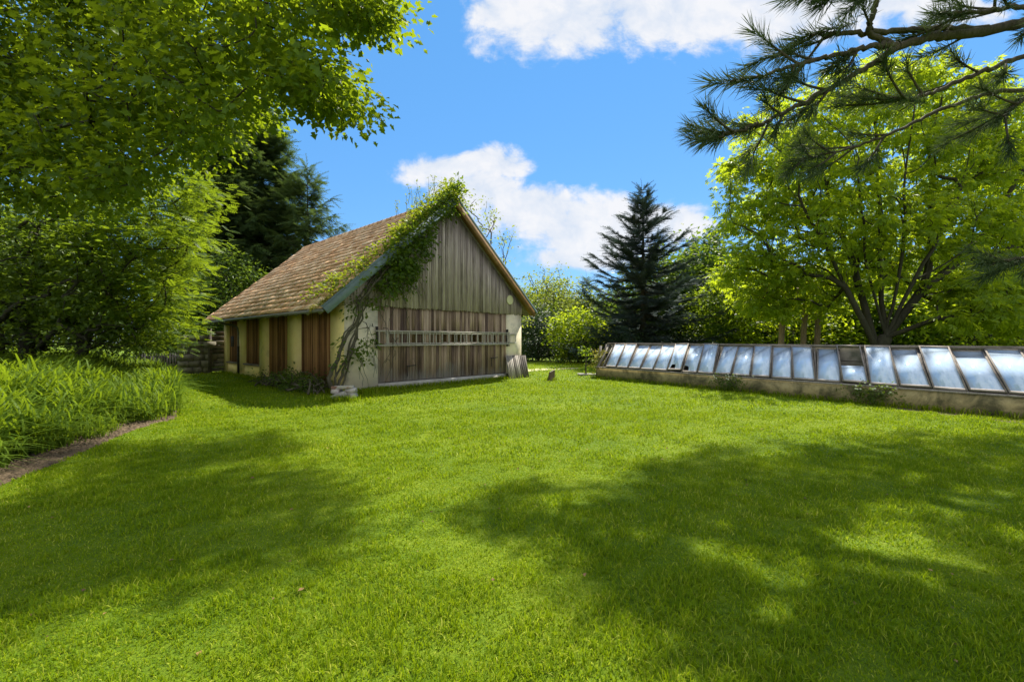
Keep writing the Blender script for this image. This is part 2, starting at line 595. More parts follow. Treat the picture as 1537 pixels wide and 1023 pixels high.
def blob_points(rng, c, r, n, hollow=.35):
    d = nrm(rng.normal(size=(n, 3)))
    rr = (hollow + (1 - hollow) * rng.uniform(0, 1, n)) ** .6
    rr *= 1 + .18 * np.sin(d[:, 0] * 5 + c[0]) * np.cos(d[:, 2] * 6 + d[:, 1] * 4)
    return np.asarray(c) + d * rr[:, None] * np.asarray(r)


def broad_tree(name, label, cat, trunks, pts, leafmat, r0, m, spread, size, tpl=LEAF, bark='bark', seed=1, group=None,
               bf=.45, droop=.25, up=1., keep=None, wob=.06, power=.5, rmin=.006):
    rng = np.random.default_rng(seed)
    root = empty(name, trunks[0][0], label, cat, group)
    pos, par, tip = mst(trunks, pts, bf)
    w = MB(); wood(w, pos, par, r0, rng, wob=wob, power=power, rmin=rmin)
    w.build('trunk', M[bark], root, True)
    l = MB(); leaves(l, rng, pos[tip], m, spread, size, tpl, up, droop, keep=keep)
    l.build('crown', M[leafmat], root)
    return root


def conifer(name, label, base, h, r, needle, seed=1, tilt0=-18, tilt1=30, start=.06, whorls=26, per=6, prof=.85, sp=.42, dens=7,
            bark='bark_dark', group=None, r0=.2, jitter=.25, upcurve=.1, cat='conifer tree', hang=0.):
    """spruce, cedar: whorls of boughs along a straight stem; tilt0/tilt1 bough angle at foot and top"""
    rng = np.random.default_rng(seed)
    root = empty(name, base, label, cat, group)
    base = np.asarray(base, float)
    w, f = MB(), MB()
    zz = np.linspace(0, h, 9)
    sway = np.cumsum(rng.normal(size=(9, 2)) * .02 * h / 9, 0)
    stem = np.stack((base[0] + sway[:, 0], base[1] + sway[:, 1], base[2] + zz), 1)
    tube(w, stem, r0 * (1 - zz / h * .97), 8)
    PP, DD, NN, SS = [], [], [], []
    for i in range(whorls):
        t = start + (1 - start) * (i + .4) / whorls
        L = r * (1 - t) ** prof * (1.0 if t > .1 else .8) + .08
        el = R(tilt0 + (tilt1 - tilt0) * t)
        ph = rng.uniform(0, 6.28)
        for j in range(per):
            az = ph + j / per * 6.283 + rng.normal() * .25
            l = L * rng.uniform(1 - jitter * 2, 1 + jitter)
            e = el + rng.normal() * R(7)
            d = np.array((math.cos(az) * math.cos(e), math.sin(az) * math.cos(e), math.sin(e)))
            z0 = t * h + rng.normal() * h / whorls * .35
            o = np.array((np.interp(z0, zz, stem[:, 0]), np.interp(z0, zz, stem[:, 1]), base[2] + min(max(z0, .1), h * .99)))
            s = np.linspace(0, 1, 6)
            P = o + d * (s * l)[:, None]
            P[:, 2] += l * (upcurve * s ** 2.2 - .10 * np.sin(s * math.pi))
            tube(w, P, np.linspace(.012 + .014 * l, .006, 6), 4)
            n = max(3, int(dens * l / .42 * .8))
            ss = np.sort(rng.uniform(.16, 1, n))
            Q = np.stack([np.interp(ss, s, P[:, k]) for k in range(3)], 1)
            side = np.array((-d[1], d[0], 0))
            sg = rng.choice((-1, 1), n)
            dirs = d[None] * rng.uniform(.4, 1.0, n)[:, None] + side[None] * (sg * rng.uniform(.25, 1.0, n))[:, None]
            dirs[:, 2] += rng.normal(size=n) * .18 + upcurve * 1.2 * ss - hang * rng.uniform(.3, 1.2, n)
            PP.append(Q); DD.append(dirs)
            nz = rng.normal(size=(n, 3)) * .3; nz[:, 2] += 1
            NN.append(nz); SS.append(sp * rng.uniform(.6, 1.25, n) * (.55 + .45 * min(1, l / 1.2)))
            PP.append(P[-1:]); DD.append(d[None] + (0, 0, upcurve)); NN.append(np.array([(0., 0, 1)])); SS.append(np.array([sp]))
    # leader
    PP.append(stem[-1:]); DD.append(np.array([(0., 0, 1)])); NN.append(np.array([(1., 0, 0)])); SS.append(np.array([sp * 1.1]))
    scatter(f, SPRIG[0], SPRIG[1], np.concatenate(PP), np.concatenate(DD), np.concatenate(NN), np.concatenate(SS))
    w.build('trunk', M[bark], root, True)
    f.build('crown', M[needle], root)
    return root


def copy_tree(o, loc, rz, s, label, group=None):
    r = o.copy(); COL.objects.link(r)
    r.location = loc; r.rotation_euler = (0, 0, rz); r.scale = s
    r['label'] = label
    if group: r['group'] = group
    for ch in o.children:
        c = ch.copy(); COL.objects.link(c); c.parent = r
    return r

# ------------------------------------------------------------------ the barn
C0 = np.array((-4.96, 13.2)); G = np.array((.682, .731)); S = np.array((-.731, .682))
GW, BL = 7.85, 12.2                                  # gable width, length
RT, RZ, PITCH, OVL, OVR = GW / 2, 6.55, .88, .75, .48
U0, U1 = -.34, BL + .35


def B(t, u, z):
    p = C0 + G * t + S * u
    return np.array((p[0], p[1], z))


G3, S3, Z3 = np.array((*G, 0)), np.array((*S, 0)), np.array((0, 0, 1.))


def bb(mb, t0, t1, u0, u1, z0, z1):
    box(mb, B((t0 + t1) / 2, (u0 + u1) / 2, (z0 + z1) / 2), G3 * (t1 - t0) / 2, S3 * (u1 - u0) / 2, Z3 * (z1 - z0) / 2)


def u_of(px):
    r = (px - CX) / F
    return (-r * 13.2 - 4.96) / (.731 + r * .682)


def gable_pt(px, py, u=-.12):
    x0, y0 = C0 + S * u
    r = (px - CX) / F
    t = (r * y0 - x0) / (G[0] - r * G[1])
    Y = y0 + G[1] * t
    return np.array((x0 + G[0] * t, Y, CH - (py - HY) / F * Y))


def zroof(t):
    return RZ - PITCH * abs(t - RT)


rng = np.random.default_rng(7)
barn = empty('barn', B(GW / 2, BL / 2, 0), 'old barn with brown tiled roof, weathered grey board gable and yellow plaster pillars', 'barn')
pe = [u_of(x) for x in (496, 448, 431.5, 400, 389.5, 366, 356.6, 341)]      # pillar edges along the side wall

m = MB()                                                                    # plaster of the long side, rear and far side
bb(m, .36, GW - .36, BL - .36, BL, 0, 2.78)
m.build('wall', M['plaster'], barn)
m = MB(); bb(m, GW - .36, GW, .36, BL, 0, 2.78); m.build('wall', M['plaster'], barn)
for a, b in ((-.0, pe[0]), (pe[1], pe[2]), (pe[3], pe[4]), (pe[5], pe[6]), (pe[7], BL)):
    m = MB(); bb(m, -.003, .36, a + .003, b, 0, 2.78); m.build('pillar', M['plaster'], barn)
for a, b in ((pe[4], pe[5]), (pe[6], pe[7])):
    m = MB(); bb(m, .02, .34, a, b, 0, .50); m.build('dwarf_wall', M['plaster'], barn)
for a, b in ((0, 1.10), (6.96, GW)):
    m = MB(); bb(m, a, b, 0, .355, 0, 2.782); m.build('pier', M['plaster_front'], barn)
m = MB(); bb(m, 1.10, 6.96, -.09, .30, 0, .21); m.build('plinth', M['concrete'], barn)

for a, b, zb in ((pe[0], pe[1], .10), (pe[2], pe[3], .12), (pe[4], pe[5], .56), (pe[6], pe[7], .56)):   # board infill between pillars
    m = MB(); u = a
    while u < b - .02:
        w = min(rng.uniform(.05, .08), b - u)
        d = .10 + rng.normal() * .005
        bb(m, d, d + .03, u + .003, u + w - .007, zb + rng.uniform(0, .015), 2.76)
        u += w
    pn = m.build('infill_panel', M['infill_wood'], barn)
    if zb > .5:
        m = MB(); bb(m, -.05, .2, a + .01, b - .01, .503, .555); m.build('sill', M['frame_wood'], pn)
    else:
        m = MB(); bb(m, -.02, .2, a + .01, b - .01, 0, .095); m.build('threshold', M['concrete'], pn)
m = MB(); bb(m, .085, .10, pe[6] + .9, pe[6] + 1.35, 1.25, 1.75); m.build('hatch', M['iron'], barn)

m = MB(); t = 1.10                                                          # big boarded doors of the gable
while t < 6.95:
    w = min(rng.uniform(.08, .13), 6.96 - t)
    d = .04 + rng.normal() * .006
    z0_ = .225 + rng.uniform(0, .02)
    if 1.9 < t < 6.5 and rng.uniform() < .5:                                  # boards missing behind the ladder
        bb(m, t + .003, t + w - .008, d, d + .03, z0_, 1.47 + rng.normal() * .02)
        bb(m, t + .003, t + w - .008, d, d + .03, 1.80 + rng.normal() * .02, 2.80)
    else:
        bb(m, t + .003, t + w - .008, d, d + .03, z0_, 2.80)
    t += w
door = m.build('boarded_door', M['door_wood'], barn)
for px, py in ((611, 549), (737, 537)):
    p = gable_pt(px, py, .02)
    m = MB()
    tube(m, [p, p - S3 * .07, p - S3 * .07 + G3 * .3 + Z3 * .02], .018, 6)
    tube(m, [p - S3 * .03, p - S3 * .03 - Z3 * .34], .013, 6)
    m.build('handle', M['iron'], door)

m = MB(); t = -.02                                                          # upper boards, cut to the roof line
while t < GW:
    w = min(rng.uniform(.065, .115), GW + .02 - t)
    a, b = t + .003, t + w - .008
    d0 = -.035 + rng.normal() * .006; d1 = d0 + .026
    zb = 2.66 + rng.uniform(-.02, .025)
    za, zc = zroof(a) - .10, zroof(b) - .10
    if a < RT < b: za = zc = zroof(b) - .10
    V = [B(a, d0, zb), B((a + b) / 2, d0, zb - .045), B(b, d0, zb), B(b, d0, zc), B(a, d0, za),
         B(a, d1, zb), B((a + b) / 2, d1, zb - .045), B(b, d1, zb), B(b, d1, zc), B(a, d1, za)]
    m.add(V, [(0, 1, 2, 3, 4), (9, 8, 7, 6, 5)], [(i, i + 5, (i + 1) % 5 + 5, (i + 1) % 5) for i in range(5)])
    t += w
m.build('gable_boards', M['gable_wood'], barn)
m = MB(); bb(m, 0, GW, .0, .05, 2.81, 2.95)                                  # beam behind the boards
for t in (1.3, 3.925, 6.55): bb(m, t, t + .12, .0, .1, 2.95, zroof(t) - .3)
m.build('tie_beam', M['frame_wood'], barn)

# roof: real tiles, course by course
cs, sn = 1 / math.hypot(1, PITCH), PITCH / math.hypot(1, PITCH)
upL, nL = np.array((*(G * cs), sn)), np.array((*(-G * sn), cs))
upR, nR = np.array((*(-G * cs), sn)), np.array((*(G * sn), cs))
TILE = (np.array([(-1, -1, -1), (1, -1, -1), (1, 1, -1), (-1, 1, -1), (-1, -1, 1), (1, -1, 1), (1, 1, 1), (-1, 1, 1)], float) * .5, [BOXF])
m = MB()
for up, nn, t0, ov in ((upL, nL, -OVL, RT + OVL), (upR, nR, GW + OVR, RT + OVR)):
    L = ov / cs; n = int(L / .31); ex = L / n
    eave = lambda u: B(t0, u, zroof(t0))
    P, X, Nn, Sc = [], [], [], []
    for i in range(n):
        v = min(i * ex, L - .41)
        sag = .02 * rng.normal()
        cols = np.arange(U0 + .02 + (.165 if i % 2 else 0), U1 - .1, .33)
        for u in cols:
            tw = .318
            c = eave(u + .16) + up * (v + .20 + rng.normal() * .010) + nn * (.050 + rng.normal() * .004)
            if rng.uniform() < .035: c = c - up * rng.uniform(.02, .07) + nn * .006 + S3 * rng.normal() * .02
            x = nrm(up - nn * (.080 + rng.normal() * .012) + S3 * rng.normal() * .016)
            P.append(c); X.append(x); Nn.append(nn + S3 * rng.normal() * .02); Sc.append((.43, tw, .026))
    scatter(m, TILE[0], TILE[1], P, np.array(X), np.array(Nn), np.array(Sc))
roof = m.build('roof', M['tile'], barn)
m = MB()
for up, nn, t0, ov in ((upL, nL, -OVL, RT + OVL), (upR, nR, GW + OVR, RT + OVR)):
    L = ov / cs
    box(m, B(t0, (U0 + U1) / 2, zroof(t0)) + up * (L / 2 - .01) - nn * .04, up * (L / 2 - .012), S3 * (U1 - U0) / 2 * .998, nn * .03)
    for u in np.arange(.3, BL, .85):                                         # rafter feet under the eaves
        box(m, B(t0, u, zroof(t0)) + up * .62 - nn * .13, up * .58, S3 * .05, nn * .06)
m.build('roof_deck', M['frame_wood'], roof)
m = MB()
for u in np.arange(U0, U1 - .2, .36):
    a = np.linspace(-1.9, 1.9, 7); k = []
    for uu, r in ((u, .135), (u + .385, .115)):
        k += [B(RT, uu, RZ + .01) + r * (math.sin(x) * G3 + math.cos(x) * Z3) for x in a]
    m.add(k, [(i, i + 1, i + 8, i + 7) for i in range(6)])
m.build('ridge_tile', M['tile'], roof)
for up, nn, t0, ov, mt in ((upL, nL, -OVL, RT + OVL, 'slate_metal'), (upR, nR, GW + OVR, RT + OVR, 'verge_wood')):
    L = ov / cs
    m = MB()
    box(m, B(t0, U0 - .035, zroof(t0)) + up * (L / 2 - .03) + nn * (-.03 if mt == 'slate_metal' else -.06), up * (L / 2 - .02), S3 * .016, nn * (.115 if mt == 'slate_metal' else .10))
    m.build('verge_board', M[mt], roof)
    if mt == 'slate_metal':
        m = MB(); box(m, B(t0, U0 + .01, zroof(t0)) + up * (L / 2 - .03) + nn * .098, up * (L / 2 - .02), S3 * .075, nn * .009)
        m.build('verge_flashing', M[mt], roof)
    else:
        m = MB(); box(m, B(t0, U0 - .02, zroof(t0)) + up * (L / 2 - .03) + nn * .085, up * (L / 2 - .02), S3 * .07, nn * .035)
        m.build('verge_flashing', M['slate_metal'], roof)
        m = MB(); box(m, B(t0, -.235, zroof(t0)) + up * (L / 2 - .03) - nn * .082, up * (L / 2 - .03), S3 * .085, nn * .011)
        m.build('soffit_board', M['verge_wood'], roof)
m = MB()
gz = zroof(-OVL) - .03
tube(m, [B(-OVL - .045, U0, gz), B(-OVL - .045, BL * .5, gz - .015), B(-OVL - .045, U1, gz - .03)], .05, 8, True)
m.build('gutter', M['zinc'], roof)
ud = u_of(361.5)
m = MB()
pts = [B(-OVL - .045, ud, gz - .03), B(-OVL + .0, ud, gz - .13), B(-OVL + .25, ud, gz - .16), B(-.30, ud, gz - .18), B(-.13, ud, gz - .30), B(-.10, ud, gz - .5), B(-.10, ud, 1.3)]
tube(m, pts, .042, 8)
pipe = m.build('downpipe', M['zinc'], barn, True)
m = MB(); tube(m, [B(-.10, ud, 1.3), B(-.10, ud, .02)], .05, 8, True)
m.build('standpipe', M['iron'], pipe, True)
m = MB()
p = gable_pt(765, 450, -.05)
tube(m, [p, p - S3 * .03, p - S3 * .035], [.19, .19, .175], 24, True)
tag(m.build('gable_disc', M['disc'], barn), 'round pale yellow disc on the gable boards')

# ladder hung on the gable
tl0, tl1 = .93, 7.42
ladder = empty('ladder', B(tl0, -.15, 1.38), 'long wooden ladder hung sideways across the barn gable', 'ladder')
for z, uu in ((1.86, -.13), (1.405, -.13)):
    m = MB(); box(m, B((tl0 + 6.98) / 2, uu, z), G3 * (6.98 - tl0) / 2, S3 * .016, Z3 * .022); m.build('rail', M['ladder'], ladder)
for z in (1.80, 1.46):
    m = MB(); box(m, B((1.3 + tl1) / 2, -.085, z), G3 * (tl1 - 1.3) / 2, S3 * .014, Z3 * .022); m.build('rail', M['ladder'], ladder)
for i in range(22):
    t = tl0 + .14 + i * .276
    m = MB(); tube(m, [B(t, -.13, 1.43), B(t + rng.normal() * .006, -.13, 1.835)], .019, 6); m.build('rung', M['ladder'], ladder)
for i in range(18):
    t = 1.42 + i * .352
    m = MB(); tube(m, [B(t, -.085, 1.48), B(t + rng.normal() * .006, -.085, 1.785)], .016, 6); m.build('rung', M['ladder'], ladder)
for t in (1.04, 6.93):
    m = MB(); box(m, B(t, -.055, 1.66), G3 * .018, S3 * .05, Z3 * .34)
    box(m, B(t, -.12, 1.35), G3 * .016, S3 * .07, Z3 * .02)
    m.build('hook', M['iron'], ladder)

# board panel leaning at the right corner
bp = empty('leaning_boards', B(7.2, -.3, 0), 'grey plank panel leaning against the right corner of the barn', 'boards')
m = MB(); t = 6.78
while t < 7.90:
    w = rng.uniform(.09, .13)
    h = .95 + rng.normal() * .004
    ax = nrm(Z3 * .95 + S3 * .22)
    box(m, B(t + w / 2, -.31, 0) + ax * h / 2, G3 * (w / 2 - .004), np.cross(G3, ax) * .012, ax * h / 2)
    t += w
m.build('planks', M['grey_wood'], bp)
for z in (.2, .72):
    m = MB(); box(m, B(7.35, -.31 + .22 * z + .024, z), G3 * .54, np.cross(G3, ax) * .010, ax * .04); m.build('batten', M['grey_wood'], bp)

# the climbing vine
vine = empty('climbing_vine', B(-.1, -.25, 0), 'green climbing vine with woody stem growing up the barn corner and over the roof edge', 'climbing plant')
m = MB()
for k in range(5):
    pts = []
    for px, py in ((500, 588), (506, 566), (516, 540), (528, 508), (538, 480), (541, 455), (551, 428), (575, 398), (610, 362), (650, 322), (684, 292)):
        p = gable_pt(px + rng.normal() * 5 + (0, 6, 3, 8, -3)[k], py + rng.normal() * 3, -.17 + rng.normal() * .05)
        pts.append(p)
    pts = np.array(pts); pts[0, 2] = 0; s = np.arange(len(pts)); q = np.linspace(0, len(pts) - 1, 40)
    pp = np.stack([np.interp(q, s, pts[:, i]) for i in range(3)], 1) + rng.normal(size=(40, 3)) * .012
    tube(m, pp, np.linspace((.065, .045, .035, .03, .025)[k], .012, 40), 7)
for k in range(75):                                                          # tangle of dry tendrils
    a = gable_pt(rng.uniform(528, 625), rng.uniform(395, 545), -.14)
    if k > 42: a = gable_pt(rng.uniform(570, 630), rng.uniform(380, 440), -.15)
    d = rng.normal(size=3) * .25; d -= S3 * d.dot(S3)
    pp = [a + d * x + Z3 * (-.3 * x * x) + rng.normal(size=3) * .03 for x in np.linspace(0, 1.4, 6)]
    tube(m, pp, np.linspace(.011, .004, 6), 4)
m.build('stem', M['bark'], vine, True)


def roof_hit(px, py):
    d = np.array(((px - CX) / F, 1, -(py - HY) / F)); o = np.array((0, 0, CH))
    q = B(-OVL, 0, zroof(-OVL))
    return o + d * ((q - o).dot(nL) / d.dot(nL))


def poly_px(rng, poly, n):
    p = np.asarray(poly, float); out = []
    while len(out) < n:
        a = rng.uniform(p.min(0), p.max(0))
        if in_poly(poly, a[:1], a[1:])[0]: out.append(a)
    return out


m = MB()
hang = [(572, 412), (580, 440), (596, 440), (612, 425), (626, 405), (628, 386), (648, 372), (654, 345), (668, 332), (690, 312), (700, 285), (684, 272),
        (655, 300), (620, 335), (590, 375)]
cen = [gable_pt(x, y, -.42 + rng.uniform(-.18, .28)) for x, y in poly_px(rng, hang, 120)]
leaves(m, rng, cen, 24, (.12, .12, .12), .15, LEAF, .5, .5)
cen = [gable_pt(x, y, -.24) for x, y in poly_px(rng, [(560, 400), (600, 372), (640, 372), (640, 405), (648, 440), (600, 440), (560, 455), (535, 460), (520, 452)], 60)]
leaves(m, rng, cen, 6, (.10, .10, .12), .12, LEAF, .4, .6)
for px, py, n in ((545, 530, 9), (556, 522, 6), (535, 534, 6), (530, 465, 7), (556, 462, 8), (517, 530, 4), (607, 436, 4), (620, 400, 6), (640, 380, 5), (507, 545, 3)):
    cen = [gable_pt(px, py, -.22) + rng.normal(size=3) * .14 for _ in range(n)]
    leaves(m, rng, cen, 9, .08, .13, LEAF, .4, .6)
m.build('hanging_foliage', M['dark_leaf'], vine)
m = MB()
band = [(460, 446), (510, 410), (556, 388), (606, 342), (646, 306), (670, 280), (690, 275), (700, 285), (684, 298), (640, 338), (600, 372), (565, 405), (530, 432), (500, 446), (470, 462)]
cen = []
for x, y in poly_px(rng, band, 270):
    p = roof_hit(x, y)
    if (p[:2] - C0) @ S < U0 - .10: continue
    if rng.uniform() < .5 + (x - 450) / 500: cen.append(p + nL * rng.uniform(.05, .14 + (x - 450) / 250 * .16))
leaves(m, rng, cen, 12, (.13, .13, .06), .14, LEAF, .8, .1)
for _ in range(90):
    k_ = rng.uniform(.42, 1.0)
    cen.append(B(-OVL, U0 + rng.uniform(-.1, .25), zroof(-OVL)) + upL * (k_ * (RT + OVL) / cs) + nL * rng.uniform(.08, .22))
leaves(m, rng, cen[-90:], 12, (.13, .13, .10), .13, LEAF, .8, .1)
top = [B(RT + rng.normal() * .16, U0 + rng.uniform(-.12, 1.0), RZ + rng.uniform(.04, .18)) for _ in range(44)]
leaves(m, rng, top, 12, (.12, .12, .11), .13, LEAF, .8, .1)
fl = m.build('roof_foliage', M['vine_leaf'], vine)
m = MB()
for k in range(26):
    tw = MB()
    a = B(RT + rng.normal() * .2, rng.uniform(-.3, 3.4), RZ + .1)
    h = rng.uniform(.35, .85)
    b = a + Z3 * h + rng.normal(size=3) * .14
    tube(tw, [a, (a + b) / 2 + rng.normal(size=3) * .04, b], [.008, .006, .003], 4)
    leaves(m, rng, [b, b * .7 + a * .3, b * .45 + a * .55], 5, .028, .075, LEAF, .6, .1)
    tw.build('shoot', M['bark'], vine)
m.build('shoot_leaves', M['vine_leaf'], vine)
m = MB(); P, X, Nn = [], [], []
for k in range(1700):                                                          # moss cushions lying on the tiles below the vine
    x, y = rng.uniform(0, 1), rng.uniform(0, 1)
    px, py = 462 + 140 * x + 40 * y, 464 - 92 * x - 14 * (y - .5)
    q_ = roof_hit(px, py)
    if (q_[:2] - C0) @ S < U0 + .03: continue
    P.append(q_ + nL * .075); X.append(rng.normal(size=3)); Nn.append(nL + rng.normal(size=3) * .4)
scatter(m, LEAF[0], LEAF[1], P, np.array(X), np.array(Nn), rng.uniform(.05, .15, len(P)))
m.build('moss', M['moss'], vine)

# lean-to of stone and stacked beams at the far end of the barn, picket fence beyond
lt = empty('stone_wall', B(-.5, BL + .4, 0), 'dark block wall with stacked beams at the far end of the barn', 'wall')
m = MB(); z = 0
for r in range(6):
    h = .3; t = -1.75
    while t < -.72:
        w = rng.uniform(.3, .55)
        c = B(t + w / 2, BL + .35 + rng.normal() * .02, z + h / 2)
        box(m, c, G3 * (w / 2 - .01), S3 * .18, Z3 * (h / 2 - .008)); t += w
    z += h
m.build('masonry', M['stone'], lt)
m = MB()
for r in range(9):
    bb(m, -.55, 1.1, BL + .25 + rng.normal() * .04, BL + .55, .05 + r * .22, .05 + r * .22 + .17)
bb(m, -.62, -.48, BL + .12, BL + .26, 0, 2.1); bb(m, .35, .47, BL + .12, BL + .26, 0, 2.1)
m.build('stacked_beams', M['frame_wood'], lt)
fc = empty('picket_fence', at(245, 556, 23.5) * (1, 1, 0), 'low dark picket fence in the shade beyond the barn', 'fence')
m = MB(); a, b = at(205, 509, 23.2), at(292, 509, 23.8); a[2] = b[2] = 0
n = 22; d = nrm(b - a)
for i in range(n):
    p = a + (b - a) * i / (n - 1)
    box(m, p + Z3 * (.45 + rng.normal() * .02), d * .035, np.array((-d[1], d[0], 0)) * .012, Z3 * .45)
m.build('pickets', M['frame_wood'], fc)
for z in (.25, .7):
    m = MB(); box(m, (a + b) / 2 + Z3 * z + np.array((-d[1], d[0], 0)) * .03, (b - a) / 2, np.array((-d[1], d[0], 0)) * .015, Z3 * .035); m.build('rail', M['frame_wood'], fc)

# heap of brushwood along the side wall
bh = empty('brush_pile', B(-.6, 2.2, 0), 'heap of cut branches and old boards along the shaded side of the barn', 'brush pile')
m = MB()
for k in range(95):
    u = rng.uniform(.3, 5.2); t = -rng.uniform(.15, 1.0)
    L = rng.uniform(.5, 1.5); az = rng.normal() * .5
    d = S3 * math.cos(az) + G3 * math.sin(az); p = B(t, u, rng.uniform(.03, .12 + .34 * math.exp(-((u - 1.8) / 1.2) ** 2)))
    bend = rng.normal(size=3) * .12; bend[2] = abs(bend[2]) * 1.2
    pp = [p + d * L * (x - .5) + bend * (1 - (2 * x - 1) ** 2) for x in np.linspace(0, 1, 6)]
    tube(m, pp, np.linspace(rng.uniform(.012, .038), .008, 6), 5, True)
m.build('branches', M['bark'], bh, True)
m = MB()
for k in range(7):
    u = rng.uniform(.6, 4.8); d = nrm(S3 + G3 * rng.normal() * .12)
    box(m, B(-rng.uniform(.2, .8), u, rng.uniform(.05, .25)), d * rng.uniform(.5, 1.0), np.cross(d, Z3) * .07, Z3 * .014 + d * .0)
m.build('boards', M['grey_wood'], bh)
m = MB()
cen = [B(-rng.uniform(.1, 1.0), u, rng.uniform(.05, .42)) for u in np.concatenate((rng.normal(1.7, .6, 50), rng.uniform(.2, 5, 40)))]
leaves(m, rng, cen, 22, (.16, .16, .10), .10, LEAF, .5, .3)
m.build('leaves', M['dark_leaf'], bh)

# broken pale masonry lump in front of the corner
o = ground_at(513, 600)
bk = empty('broken_masonry', o, 'small pale broken block of brick and mortar lying in the grass before the barn corner', 'masonry block')
e1 = nrm(np.array((1, -.12, 0.02))); e2 = np.array((.1, 1, 0.))
m = MB()
def rough_box(m, c, ax, ay, az, k=.012):
    V = []
    for sz in (-1, 0, 1):
        for sx, sy in ((-1, -1), (0, -1.05), (1, -1), (1, 1), (0, 1), (-1, 1)):
            V.append(np.asarray(c) + sx * np.asarray(ax) + sy * np.asarray(ay) + sz * np.asarray(az) + rng.normal(size=3) * k)
    q = [(r * 6 + i, r * 6 + (i + 1) % 6, r * 6 + 6 + (i + 1) % 6, r * 6 + 6 + i) for r in (0, 1) for i in range(6)]
    m.add(V, q, [(5, 4, 3, 2, 1, 0), (12, 13, 14, 15, 16, 17)])
rough_box(m, o + (0, .1, .335), e1 * .265, e2 * .14, Z3 * .035)
rough_box(m, o + (-.17, .1, .23), e1 * .10, e2 * .13, Z3 * .06)
rough_box(m, o + (.20, .12, .24), e1 * .10, e2 * .13, Z3 * .045)
m.build('brick_course', M['pale_brick'], bk)
m = MB()
rough_box(m, o + (-.10, .06, .10), nrm(e1 + Z3 * .32) * .21, e2 * .15, Z3 * .08, .02)
rough_box(m, o + (.22, .12, .10), e1 * .10, e2 * .12, Z3 * .09, .02)
m.build('mortar_base', M['concrete'], bk)

# tree stump on the lawn
o = ground_at(827, 571)
st = empty('tree_stump', o, 'small dark tree stump standing alone on the lawn', 'tree stump')
m = MB()
a = np.linspace(0, 2 * math.pi, 15)[:-1]
rings = []
for z, r in ((0, .175), (.06, .135), (.18, .11), (.30, .10), (.37, .095)):
    rr = r * (1 + .16 * np.sin(a * 3 + .5) + .10 * np.cos(a * 5))
    zz = z + (.05 * np.cos(a) if z > .3 else 0) * np.ones_like(a)
    rings.append(np.stack((o[0] + rr * np.cos(a) + z * .12, o[1] + rr * np.sin(a), zz), 1))
V = np.concatenate(rings); k = len(a)
m.add(V, [(r * k + i, r * k + (i + 1) % k, r * k + k + (i + 1) % k, r * k + k + i) for r in range(4) for i in range(k)])
m.build('bark', M['stump_wood'], st)
m = MB(); m.add(rings[-1] + (0, 0, .004), [tuple(range(k))]); m.build('cut_top', M['grey_wood'], st)

# sapling with a stone at its foot
o = ground_at(880, 562)
sp = empty('sapling', o, 'young leafy sapling with a flat stone at its foot beside the cold frame', 'sapling')
m = MB()
tube(m, [o, o + (-.03, 0, .35), o + (.0, 0, .7), o + (-.05, 0, 1.12)], [.045, .035, .025, .01], 6)
tube(m, [o + (0, 0, .4), o + (.18, 0, .55), o + (.32, 0, .85)], [.02, .015, .006], 5)
m.build('stem', M['bark'], sp, True)
m = MB(); rough_box(m, o + (.05, -.05, .02), (.42, 0, 0), (0, .28, 0), (0, 0, .03)); m.build('stone', M['concrete'], sp)
m = MB()
leaves(m, rng, [o + (-.1, 0, 1.05), o + (.03, 0, .98), o + (-.03, 0, 1.15), o + (-.14, .05, .92)], 16, (.13, .1, .08), .15, LEAF, .6, .3)
leaves(m, rng, [o + (.32, 0, .80), o + (.40, .02, .86), o + (.28, .02, .72)], 14, (.11, .1, .07), .14, LEAF, .6, .3)
leaves(m, rng, [o + (-.03, -.06, .25), o + (0, -.05, .12)], 14, (.07, .07, .1), .09, LEAF, .6, .3)
m.build('foliage', M['fresh_leaf'], sp)

# ------------------------------------------------------------------ the cold frame
D3 = np.array((.583, -.812, 0)); W3 = np.array((.812, .583, 0)); O3 = np.array((3.48, 18.35, 0))
SKEW = .41                                                                     # the sashes lie oblique to the front wall
CW, ZF, ZB, CL = 1.28, .50, 1.42, 14.6


def K(u, w, z):
    return O3 + D3 * u + W3 * w + Z3 * z


def kb(mb, u0, u1, w0, w1, z0, z1):
    box(mb, K((u0 + u1) / 2, (w0 + w1) / 2, (z0 + z1) / 2), D3 * (u1 - u0) / 2, W3 * (w1 - w0) / 2, Z3 * (z1 - z0) / 2)


cf = empty('cold_frame', K(CL / 2, .6, 0), 'long low cold frame of mossy concrete with a row of sloping glass sashes', 'cold frame')
m = MB(); kb(m, 0, CL, 0, .13, 0, .43); m.build('front_wall', M['old_concrete'], cf)
m = MB(); kb(m, -.52, CL, CW - .02, CW + .10, 0, 1.36); m.build('back_wall', M['stone'], cf)
for u in (0, CL - .13):
    m = MB()
    V = [K(a, w, z) for a in (u, u + .13) for w, z in ((.13, 0), (CW - .02, 0), (CW - .02, .9), (.13, .36))]
    V = [p - D3 * SKEW * (p - O3).dot(W3) for p in V]
    m.add(V, [(0, 1, 2, 3), (7, 6, 5, 4)], [(i, i + 4, (i + 1) % 4 + 4, (i + 1) % 4) for i in range(4)])
    m.build('end_wall', M['old_concrete'], cf)
m = MB(); kb(m, .13, CL - .13, .13, CW - .02, 0, .22); m.build('soil_fill', M['soil'], cf)
m = MB(); kb(m, -.04, CL, -.035, .11, .432, .475); m.build('sill_plate', M['grey_wood'], cf)
m = MB(); kb(m, -.54, CL, CW - .06, CW + .07, 1.375, 1.445); m.build('top_rail', M['frame_wood'], cf)
